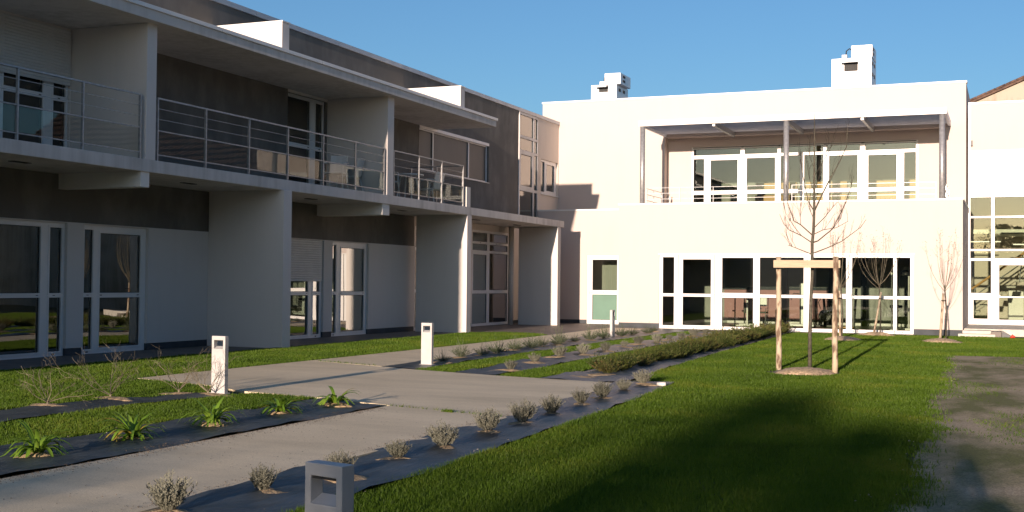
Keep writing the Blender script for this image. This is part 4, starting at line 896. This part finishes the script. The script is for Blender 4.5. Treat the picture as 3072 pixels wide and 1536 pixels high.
# strap-leaved plants: every leaf a part
def agapanthus(i, x, y, n, label):
    t = thing('agapanthus', label, 'plant', (x, y, .03), 0, 'strap-leaved plants in the bed left of the path'); rn = random.Random(200 + i)
    for k in range(n):
        a = rn.uniform(0, 6.283); tilt = rn.uniform(.6, 1.6); L_ = rn.uniform(.22, .42); w0 = rn.uniform(.011, .018)
        hd = Vector((math.cos(a), math.sin(a), 0)); P_ = []; p = hd * .02; th = math.pi / 2 - tilt * .5
        for j in range(7):
            P_.append(p.copy()); p = p + (hd * math.cos(th) + Vector((0, 0, 1)) * math.sin(th)) * L_ / 6; th -= tilt * rn.uniform(.25, .42)
            if p.z < .012: p.z = .012
        sd_ = Vector((-math.sin(a), math.cos(a), 0)); V = []; F = []
        ws = [w0 * q for q in (.8, 1, 1.05, 1, .85, .55, .08)]; n0 = 0
        for q, w_ in zip(P_, ws): V += [tuple(q - sd_ * w_ + Vector((0, 0, w_ * .35))), tuple(q), tuple(q + sd_ * w_ + Vector((0, 0, w_ * .35)))]
        for j in range(6): F += [(3 * j, 3 * j + 1, 3 * j + 4, 3 * j + 3), (3 * j + 1, 3 * j + 2, 3 * j + 5, 3 * j + 4)]
        me = bpy.data.meshes.new('leaf'); me.from_pydata(V, [], F); at = me.attributes.new('rnd', 'FLOAT', 'FACE'); v_ = rn.random(); at.data.foreach_set('value', [v_] * len(F))
        me.polygons.foreach_set('use_smooth', [True] * len(F)); me.materials.append(M['agapy'] if rn.random() < .09 else M['agap'])
        o = bpy.data.objects.new('leaf', me); o.parent = t; COL.objects.link(o)
    mound(x, y, .24, .2, .055, M['soil'], seed=120 + i)
for i, (x, y, n) in enumerate(((-6.98, 7.25, 46), (-6.98, 8.35, 54), (-7.02, 9.5, 50), (-6.98, 10.6, 32), (-6.95, 11.65, 38))):
    agapanthus(i, x, y, n, ['green strap-leaved plant nearest the left edge, lowest of its row', 'wide green strap-leaved plant with long arching leaves, second in its row', 'green strap-leaved plant in the middle of its row, in front of the bollard', 'small green strap-leaved plant with few leaves, fourth in its row', 'green strap-leaved plant at the tip of the bed next to the forecourt'][i])

def grow(mb, p, d, L_, r0, depth, rn, seg=4, split=3, wob=.16, shrink=.62, upb=.12, minr=.0018, twig_from=.35):
    pts = [p.copy()]; dd = d.normalized()
    for i in range(seg):
        dd = (dd + Vector((rn.gauss(0, wob), rn.gauss(0, wob), rn.gauss(0, wob * .6) + upb))).normalized(); pts.append(pts[-1] + dd * L_ / seg)
    rs = [max(minr, r0 * (1 - .65 * i / seg)) for i in range(seg + 1)]
    mb.tube(pts, rs, 5 if r0 > .006 else 3, cap=False)
    if depth > 0:
        for k in range(split):
            t = twig_from + (1 - twig_from) * (k + rn.random()) / split; i = min(seg - 1, int(t * seg)); q = pts[i].lerp(pts[i + 1], t * seg - i)
            ax = (pts[i + 1] - pts[i]).normalized(); o_ = ax.orthogonal().normalized(); o_ = Matrix.Rotation(rn.uniform(0, 6.283), 3, ax) @ o_
            grow(mb, q, ax * .8 + o_ * .55, L_ * shrink * rn.uniform(.6, 1.1), rs[i] * .6, depth - 1, rn, seg, split, wob, shrink, upb, minr)
# bare shrubs in the left bed
def bare_shrub(i, x, y, label, h):
    rn = random.Random(300 + i); t = thing('bare_shrub', label, 'shrub', (x, y, .03), 0, 'leafless shrubs in the left bed')
    mb = MB(); mb.tube([(0, 0, 0), (.01, 0, .05)], [.012, .010], 6); mb.build('stem', M['shrubtwig'], t)
    for k in range(7):
        a = 6.283 * k / 7 + rn.uniform(-.4, .4); mb = MB()
        grow(mb, Vector((0, 0, .03)), Vector((math.cos(a), math.sin(a), .5 + rn.random() * .9)), h * rn.uniform(.5, .95), .0055, 2, rn, 5, 4, .2, .55, .04, .0012)
        mb.build('branch', M['shrubtwig'], t)
    mound(x + .05, y, .42, .22, .045, M['soil'], seed=140 + i)
for i, (x, y, l, h) in enumerate(((-9.65, 10.15, 'leafless twiggy shrub in the left bed, nearest the left edge', .55), (-9.62, 11.1, 'leafless twiggy shrub in the left bed, widest and second from the left', .62), (-9.28, 11.9, 'leafless twiggy shrub in the left bed, beside the forecourt corner', .58), (-8.93, 12.0, 'small leafless shrub right in front of the white lit bollard', .48))): bare_shrub(i, x, y, l, h)
# young staked tree
T1 = thing('young_tree', 'tall leafless young tree tied in a wooden frame on the lawn', 'tree', (-3.09, 20.25, 0))
rn = random.Random(5)
def yv(pts, a=0, b=0): # offsets measured in the facade plane get a depth of their own
    n = len(pts); return [Vector((x, a + (b - a) * i / max(1, n - 1), z)) for i, (x, z) in enumerate(pts)]
MB().tube([Vector(p) for p in ((0, 0, 0), (.0, 0, .6), (.015, .0, 1.2), (.04, 0, 1.72), (.03, 0, 1.92), (.03, 0, 2.11), (.05, 0, 2.31), (.06, 0, 2.65), (.06, 0, 3.08), (.06, 0, 3.74), (.06, 0, 4.25))], [.034, .030, .028, .026, .025, .025, .023, .021, .017, .011, .005], 10).build('trunk', M['bark'], T1, smooth=True)
limbs = [([(0.03, 1.92), (-.21, 2.02), (-.34, 2.07)], .007, .0, -.15), ([(.05, 1.94), (.29, 2.04), (.49, 2.14), (.78, 2.37), (.86, 2.5)], .008, 0, .25), ([(.03, 2.11), (-.15, 2.23), (-.36, 2.33), (-.46, 2.43), (-.54, 2.60)], .008, 0, .2),
    ([(.05, 2.12), (.13, 2.14), (.37, 2.33), (.56, 2.69), (.68, 3.01), (.72, 3.17)], .010, 0, -.3), ([(.03, 2.24), (-.15, 2.41), (-.25, 2.47), (-.34, 2.76), (-.35, 3.05)], .009, 0, -.25), ([(.05, 2.25), (.19, 2.33), (.39, 2.37), (.56, 2.48)], .006, 0, .35),
    ([(.06, 2.63), (.17, 2.88), (.28, 3.12), (.44, 3.42), (.56, 3.70), (.57, 3.99)], .013, 0, .15), ([(.06, 2.63), (-.03, 2.80), (-.10, 3.19), (-.14, 3.48)], .009, 0, -.2), ([(-.15, 2.41), (-.17, 2.6), (-.17, 2.78)], .004, -.05, .1), ([(.05, 2.35), (.21, 2.53), (.35, 2.73), (.44, 2.85)], .007, 0, .3),
    ([(.06, 3.21), (.14, 3.33), (.28, 3.53), (.38, 3.72)], .006, 0, -.2), ([(.06, 3.33), (-.02, 3.54), (-.04, 3.75)], .005, 0, .1), ([(-.15, 2.23), (-.27, 2.39), (-.40, 2.62), (-.41, 2.81)], .005, .04, -.15), ([(.37, 2.33), (.49, 2.51), (.50, 2.66)], .004, -.1, .1), ([(.05, 2.35), (.02, 2.55), (-.06, 2.7), (-.05, 2.95)], .005, 0, .35), ([(.06, 2.95), (.0, 3.15), (-.03, 3.4)], .005, 0, -.2), ([(.06, 3.0), (.13, 3.2), (.14, 3.4)], .005, 0, .2)]
for pts, r0, a, b in limbs:
    P_ = yv(pts, a, b); mb = MB(); n = len(P_); r0 *= 1.25; mb.tube(P_, [max(.0035, r0 * (1 - .65 * i / (n - 1))) for i in range(n)], 6, cap=False)
    for k in range(6):
        t = rn.uniform(.3, 1) * (n - 1); i = min(n - 2, int(t)); q = P_[i].lerp(P_[i + 1], t - i); d = (P_[i + 1] - P_[i]).normalized()
        grow(mb, q, d * .7 + Vector((rn.gauss(0, .3), rn.gauss(0, .3), .8)), rn.uniform(.10, .38), .0036, 1, rn, 3, 2, .1, .5, .2, .0018)
    mb.build('branch', M['bark'], T1)
mound(-3.1, 19.75, .58, .75, .09, M['mulch'], 'mulch_mound', seed=1)
TF = thing('stake_frame', 'two tan wooden posts joined by a plank around the young tree', 'tree stake', (0, 0, 0))
for x, y, lx in ((-3.58, 20.15, -.01), (-2.65, 19.95, .01)):
    pts = []; rr = []; q = random.Random(int(x * 100))
    for i in range(12):
        z = 1.90 * i / 11; pts.append((x + lx * i / 11 + q.gauss(0, .004), y + q.gauss(0, .004), z - .02)); rr.append(.046 * (1 - .1 * i / 11) + q.gauss(0, .002))
    MB().tube(pts, rr, 12).build('post', M['stake'], TF, smooth=True)
MB().box(-3.64, -2.57, 19.955, 19.985, 1.695, 1.82).build('crossbar', M['plank'], TF, bevel=.004)
MB().tube([(-3.09 + .06 * math.cos(a), 20.12 + .15 * math.sin(a), 1.75) for a in [i * math.pi / 6 for i in range(13)]], .018, 6).build('tie_strap', M['rubber'], TF, smooth=True)
# small bare trees in front of the gym
def small_tree(i, x, y, label, h, sp, seed):
    rn = random.Random(seed); t = thing('small_tree', label, 'tree', (x, y, 0), 0, 'small leafless trees near the gym windows'); top = 1.45
    MB().tube([(0, 0, 0), (.02, 0, .7), (-.03, 0, top)], [.022, .018, .015], 8).build('trunk', M['bark'], t, smooth=True)
    for k in range(12):
        a = 6.283 * k / 12 + rn.uniform(-.3, .3); q = rn.uniform(.15, 1.0) * sp; mb = MB()
        tip = Vector((math.cos(a) * q, math.sin(a) * q, h - .3 - (q / sp) ** 2 * .5 + rn.uniform(-.15, .25))); b0_ = Vector((-.03, 0, top - rn.uniform(0, .2))); c1 = b0_.lerp(tip, .4) + Vector((math.cos(a), math.sin(a), 0)) * q * .5
        P_ = [b0_ * (1 - s_) ** 2 + c1 * 2 * s_ * (1 - s_) + tip * s_ * s_ for s_ in (0, .2, .4, .6, .8, 1)]
        mb.tube(P_, [.008, .007, .006, .005, .004, .003], 4, cap=False)
        for j in range(5):
            s_ = rn.uniform(.4, 1) * 4.99; ii = int(s_); p = P_[ii].lerp(P_[ii + 1], s_ - ii); grow(mb, p, (P_[ii + 1] - P_[ii]).normalized() + Vector((rn.gauss(0, .35), rn.gauss(0, .35), .1)), rn.uniform(.08, .25), .002, 1, rn, 3, 2, .2, .5, .05, .0015)
        for j in range(7):
            p = P_[-1] + Vector((rn.gauss(0, .05), rn.gauss(0, .05), rn.gauss(-.08, .12))); mb.tube([p, p + Vector((rn.gauss(0, .02), 0, rn.gauss(0, .02)))], [.007, .002], 3, cap=False)
        mb.build('branch', M['twig'], t)
small_tree(0, -4.14, 32.5, 'small leafless tree behind the right post of the staked tree', 3.1, .78, 11)
small_tree(1, -3.55, 36.3, 'small leafless tree against the last gym windows, its stake leaning', 3.1, .78, 12)
small_tree(2, -1.60, 33.0, 'small leafless tree before the blank white wall at the right', 2.95, .66, 13)
for (a, b, l) in (((-4.17, 32.4, 0), (-4.2, 32.45, 1.28), 'thin wooden stake tied to the small tree behind the right post'), ((-3.72, 36.2, 0), (-3.52, 36.25, 1.24), 'leaning wooden stake before the last gym windows'), ((-1.74, 32.95, 0), (-1.66, 32.97, 1.24), 'brown wooden stake beside the small tree at the blank wall')):
    t = thing('tree_stake', l, 'tree stake', (a[0], a[1], 0)); d = Vector(b) - Vector(a)
    MB().tube([(0, 0, -.03), tuple(d * .5 + Vector((.004, 0, 0))), tuple(d)], [.034, .031, .028], 8).build('post', M['stake'], t, smooth=True)
    MB().tube([(d.x * .85 + .05 * math.cos(q) + .02, .05 * math.sin(q), d.z * .85) for q in [k * math.pi / 4 for k in range(9)]], .012, 5).build('strap', M['rubber'], t)
for x, y, rx, ry, s in ((-4.12, 32.15, .5, .9, 2), (-3.6, 35.7, .62, .6, 3), (-1.66, 32.3, .6, .9, 4)): mound(x, y, rx, ry, .11, M['mulch'], 'mulch_mound', seed=s)
tag(MB().tube([(-.06, 35.6, .03), (-.01, 35.6, .09), (.05, 35.6, .05)], [.03, .05, .03], 10).build('red_ball', M['red'], smooth=True), 'small red toy lying in the grass near the right edge', 'toy')
tag(MB().tube([(-4.45, 15.9, .05), (-4.33, 15.86, .05)], .03, 8).build('white_pipe_end', M['plastic'], smooth=True), 'short white pipe end beside the last lavender of the near bed', 'pipe')

# ------------------------------------------------------------------ gym equipment seen through the panes
pl_ = thing('pulley_tower', 'grey pulley exercise tower on a flat base inside the gym', 'exercise machine', (-6.33, 40, .035))
MB().box(-.38, .38, -.25, .25, .05, .12).build('base', M['hvac'], pl_, bevel=.01)
MB().box(-.06, .06, -.05, .05, .12, 1.45).build('column', M['hvac'], pl_, bevel=.008); MB().box(-.10, -.07, -.06, .06, .12, 1.45).build('guide', M['black'], pl_)
MB().tube([(-.12, 0, 1.1), (-.3, 0, 1.12), (-.38, 0, 1.02), (-.38, 0, .9)], .014, 6).build('handle', M['black'], pl_, smooth=True)
for k in range(5): MB().box(.08, .24, -.06, .06, .2 + k * .14, .32 + k * .14).build('weight', M['black'], pl_, bevel=.006)
for k in (-.32, .32): MB().box(k - .05, k + .05, -.25, .25, .0, .05).build('foot', M['rubber'], pl_)
bk = thing('exercise_bike', 'black exercise bike with curved handlebar inside the gym', 'exercise machine', (-5.85, 41.6, .035))
MB().tube([(0, 0, 0), (0, 0, .35), (-.05, 0, 1.0)], [.06, .05, .04], 10).build('frame', M['black'], bk, smooth=True); MB().tube([(0, -.05, .38), (0, .05, .38)], .20, 20).build('flywheel', M['black'], bk)
MB().tube([(.05, 0, .45), (.25, 0, .5), (.33, 0, .7), (.2, 0, .78)], .022, 8).build('handlebar', M['black'], bk, smooth=True); MB().tube([(-.12, 0, 1.0), (.06, 0, 1.04)], [.05, .06], 10).build('seat', M['black'], bk, smooth=True)
MB().tube([(-.1, 0, 1.0), (-.22, 0, .82), (-.15, 0, .6)], .015, 6).build('lever', M['black'], bk, smooth=True); MB().box(-.3, .3, -.05, .05, 0, .05).build('foot', M['black'], bk)
ps = thing('walking_bars', 'dark walking bars with two adjustable uprights inside the gym', 'exercise machine', (-8.53, 40.6, .035))
MB().box(-.26, .26, -.02, .02, .93, .96).build('bar', M['black'], ps)
for k in (-.16, .16): MB().tube([(k, 0, 0), (k, 0, .93)], .022, 8).build('upright', M['black'], ps); MB().tube([(k - .08, -.03, .5), (k + .02, -.03, .5)], .022, 8).build('knob', M['black'], ps)
MB().box(-.3, .3, -.2, .2, 0, .02).build('foot', M['hvac'], ps)
wt = thing('hoist_stand', 'white upright stand with long feet inside the gym', 'exercise machine', (-8.07, 39.6, .035))
MB().box(-.025, .025, -.03, .03, .0, .88).build('upright', M['frame'], wt); MB().box(-.55, .12, -.2, -.14, .03, .07).build('foot', M['frame'], wt); MB().box(-.3, .15, .14, .2, .06, .1).build('foot', M['frame'], wt); MB().box(-.12, -.04, -.03, .03, .45, .8).build('pad', M['black'], wt, bevel=.01)
wc = thing('wheelchair', 'folding chair with metal tubes inside the gym, beside the hedge end', 'chair', (-7.6, 39.9, .035))
MB().box(-.18, .10, -.2, .2, .45, .5).build('seat', M['black'], wc, bevel=.01); MB().box(-.16, .08, .18, .21, .68, 1.0).build('backrest', M['hvac'], wc, bevel=.01)
for sx, sy in ((-.16, -.2), (.1, -.2), (-.16, .2), (.1, .2)): MB().tube([(sx, sy, 0), (sx + .02, sy, 1.0 if sy > 0 else .62)], .014, 6).build('leg', M['steel'], wc)
lamp = thing('examination_lamp', 'examination lamp with a dark dome on a tall white stand inside the gym', 'lamp', (-3.04, 40, .035))
MB().tube([(0, 0, 0), (0, 0, 2.0)], .026, 8).build('stand', M['frame'], lamp); MB().tube([(-.1, 0, 1.72), (-.1, 0, 1.80), (-.1, 0, 1.86), (-.1, 0, 1.90)], [.17, .15, .09, .03], 20).build('dome', M['black'], lamp, smooth=True)
MB().box(-.15, -.05, -.05, .05, 1.90, 2.0).build('lamp_head', M['frame'], lamp, bevel=.01); MB().tube([(0, 0, 1.97), (-.1, 0, 1.97)], .02, 6).build('arm', M['frame'], lamp); MB().tube([(-.15, 0, 1.95), (-.28, 0, 1.7), (-.3, 0, 1.2), (-.26, 0, .85)], .010, 5).build('cable', M['frame'], lamp, smooth=True); MB().box(-.1, .1, -.2, .2, 0, .06).build('foot', M['frame'], lamp)
sto = thing('stool', 'round black topped stool on a thin leg inside the gym', 'stool', (-3.45, 40.3, .035))
MB().tube([(0, 0, .68), (0, 0, .70), (0, 0, .76), (0, 0, .78)], [.17, .2, .2, .17], 20).build('seat', M['black'], sto, smooth=True); MB().tube([(0, 0, .02), (0, 0, .69)], .02, 8).build('leg', M['steel'], sto); MB().tube([(0, 0, 0), (0, 0, .02)], .18, 16).build('foot', M['steel'], sto)
MB().tube([(0, 0, 0), (0, 0, 2.0)], .018, 8).build('pole', M['steel'], tp := thing('drip_stand', 'thin tall metal pole standing behind the stool', 'pole', (-3.56, 40, .035))); MB().box(-.025, .025, -.025, .025, 1.75, 2.03).build('clamp', M['frame'], tp); MB().tube([(0, 0, 0), (0, 0, .02)], .15, 12).build('foot', M['steel'], tp)
wb = thing('wobble_board', 'pale wooden rocker board on the gym floor', 'board', (-5.0, 39.9, .035)); MB().tube([(0, 0, 0), (0, 0, .03), (0, 0, .07)], [.1, .3, .3], 16).build('board', M['wood'], wb)
lb = thing('leaning_board', 'black narrow board leaning in the gym behind the small trees', 'board', (-4.73, 40, .035)); MB().box(-.04, .04, -.02, .02, 0, 1.3).build('board', M['black'], lb); lb.rotation_euler = (R(-6), R(3), 0)

# ------------------------------------------------------------------ behind the camera: shade trees and the photographer (their shadows lie in the picture)
def evergreen(name, label, x, y, h, rad, n, seed, zlow=.3, shape='cone'):
    rn = np.random.RandomState(seed); t = thing(name, label, 'tree', (x, y, 0))
    MB().tube([(0, 0, 0), (0, 0, h * .9)], [.16, .03], 8).build('trunk', M['bark'], t)
    z = zlow + (h - zlow) * rn.rand(n) ** (1.15 if shape == 'cone' else .9); f = (1 - (z - zlow) / (h - zlow)); rr = rad * (f ** .75 if shape == 'cone' else np.sin(np.clip(f, 0.02, .98) * math.pi) ** .5)
    a = rn.rand(n) * 6.283; lob = 1 + .22 * np.sin(a * 5 + z * 3) + .15 * np.sin(z * 9); q = rr * (np.sqrt(rn.rand(n)) if shape != 'soft' else np.abs(rn.randn(n)) * .62) * lob
    c = np.c_[q * np.cos(a), q * np.sin(a), z]; s = .05 + .06 * rn.rand(n)
    d1 = rn.randn(n, 3); d1 /= np.linalg.norm(d1, axis=1)[:, None]; d2 = rn.randn(n, 3); d2 /= np.linalg.norm(d2, axis=1)[:, None]
    V = np.stack([c - d1 * s[:, None], c + d1 * s[:, None], c + d2 * s[:, None] * 1.6], 1).reshape(-1, 3)
    tri_mesh('crown', V, np.arange(n * 3).reshape(-1, 3), M['needle'], parent=t); return t
evergreen('evergreen_tree', 'broad dark evergreen tree behind the photographer, outside the frame', -.95, -35, 7.1, 2.5, 4300, 3, zlow=2.8, shape='soft')
evergreen('evergreen_tree', 'smaller loose evergreen tree behind the photographer, outside the frame', .35, -37, 7.0, 2.1, 4200, 6, zlow=2.8, shape='soft')
evergreen('evergreen_tree', 'slender dark evergreen tree behind the photographer, outside the frame', 3.9, -36, 8.6, 1.0, 7000, 4)
evergreen('evergreen_tree', 'loose dark evergreen tree behind the path, outside the frame', -4.9, -33, 5.7, 1.6, 800, 5, zlow=3.2, shape='soft')

def person(x, y):
    t = thing('person', 'person in dark blue clothes holding a camera up to the eye, outside the frame', 'person', (x, y, 0))
    J = [(0, 0, .80), (0, 0, .98), (0, 0, 1.14), (0, .01, 1.25), (0, .02, 1.31),
         (-.20, 0, 1.20), (-.30, .10, .99), (-.09, .17, 1.26), (.20, 0, 1.20), (.30, .10, .99), (.09, .17, 1.26),
         (-.09, 0, .76), (-.10, .02, .42), (-.10, -.02, .07), (-.11, .12, .03), (.09, 0, .76), (.10, .03, .42), (.12, 0, .07), (.13, .14, .03)]
    E_ = [(0, 1), (1, 2), (2, 3), (3, 4), (2, 5), (5, 6), (6, 7), (2, 8), (8, 9), (9, 10), (0, 11), (11, 12), (12, 13), (13, 14), (0, 15), (15, 16), (16, 17), (17, 18)]
    rad = [.17, .16, .18, .055, .05, .065, .045, .030, .065, .045, .030, .095, .065, .045, .035, .095, .065, .045, .035]
    me = bpy.data.meshes.new('body'); me.from_pydata(J, E_, []); o = bpy.data.objects.new('body', me); COL.objects.link(o); o.parent = t; me.materials.append(M['cloth'])
    sk = o.modifiers.new('skin', 'SKIN')
    if not me.skin_vertices: pass
    for i, r_ in enumerate(rad):
        me.skin_vertices[0].data[i].radius = (r_, r_ * (.75 if i < 3 else 1))
    me.skin_vertices[0].data[0].use_root = True
    sb_ = o.modifiers.new('sub', 'SUBSURF'); sb_.levels = 1; sb_.render_levels = 2
    bm = bmesh.new(); bmesh.ops.create_uvsphere(bm, u_segments=20, v_segments=14, radius=.1)
    for v in bm.verts:
        v.co.x *= .82; v.co.z *= 1.18; v.co.y *= .98
        if v.co.z < 0: v.co.x *= 1 + v.co.z * 1.8
        if v.co.y > .085 and abs(v.co.z + .01) < .03: v.co.y += .02
    hm = bpy.data.meshes.new('head'); bm.to_mesh(hm); bm.free(); hm.materials.append(M['skin']); hm.polygons.foreach_set('use_smooth', [True] * len(hm.polygons))
    ho = bpy.data.objects.new('head', hm); ho.parent = t; ho.location = (0, .04, 1.41); COL.objects.link(ho)
    bm = bmesh.new(); bmesh.ops.create_uvsphere(bm, u_segments=20, v_segments=14, radius=.108)
    bmesh.ops.delete(bm, geom=[v for v in bm.verts if v.co.y > .05 and v.co.z < .06 or v.co.z < -.06], context='VERTS')
    for v in bm.verts: v.co.x *= .84; v.co.z *= 1.17
    hm = bpy.data.meshes.new('hair'); bm.to_mesh(hm); bm.free(); hm.materials.append(M['hair']); so = bpy.data.objects.new('hair', hm); so.parent = t; so.location = (0, .03, 1.415); COL.objects.link(so)
    so.modifiers.new('solid', 'SOLIDIFY').thickness = .01
    for sx in (-1, 1):
        h_ = MB(); h_.tube([(sx * .09, .165, 1.25), (sx * .085, .18, 1.31), (sx * .075, .185, 1.35)], [.026, .036, .03], 8)
        for k, (dx, ln) in enumerate(((-.02, .06), (-.007, .07), (.007, .068), (.02, .055))):
            bx_ = sx * .075 + dx; h_.tube([(bx_, .185, 1.34), (bx_ - sx * .012, .195, 1.34 + ln * .6), (bx_ - sx * .03, .20, 1.34 + ln)], [.010, .009, .007], 6)
        h_.tube([(sx * .06, .17, 1.31), (sx * .04, .165, 1.33), (sx * .025, .18, 1.345)], [.012, .011, .008], 6); h_.build('hand', M['skin'], t, smooth=True)
    ca = thing('photo_camera', 'compact camera held up by the photographer', 'camera', (x, y + .20, 1.38)); MB().box(-.05, .05, -.012, .012, -.03, .03).build('body', M['black'], ca, bevel=.004); MB().tube([(0, .012, 0), (0, .022, 0)], .02, 12).build('lens', M['black'], ca)
    return t
person(0, -.27)
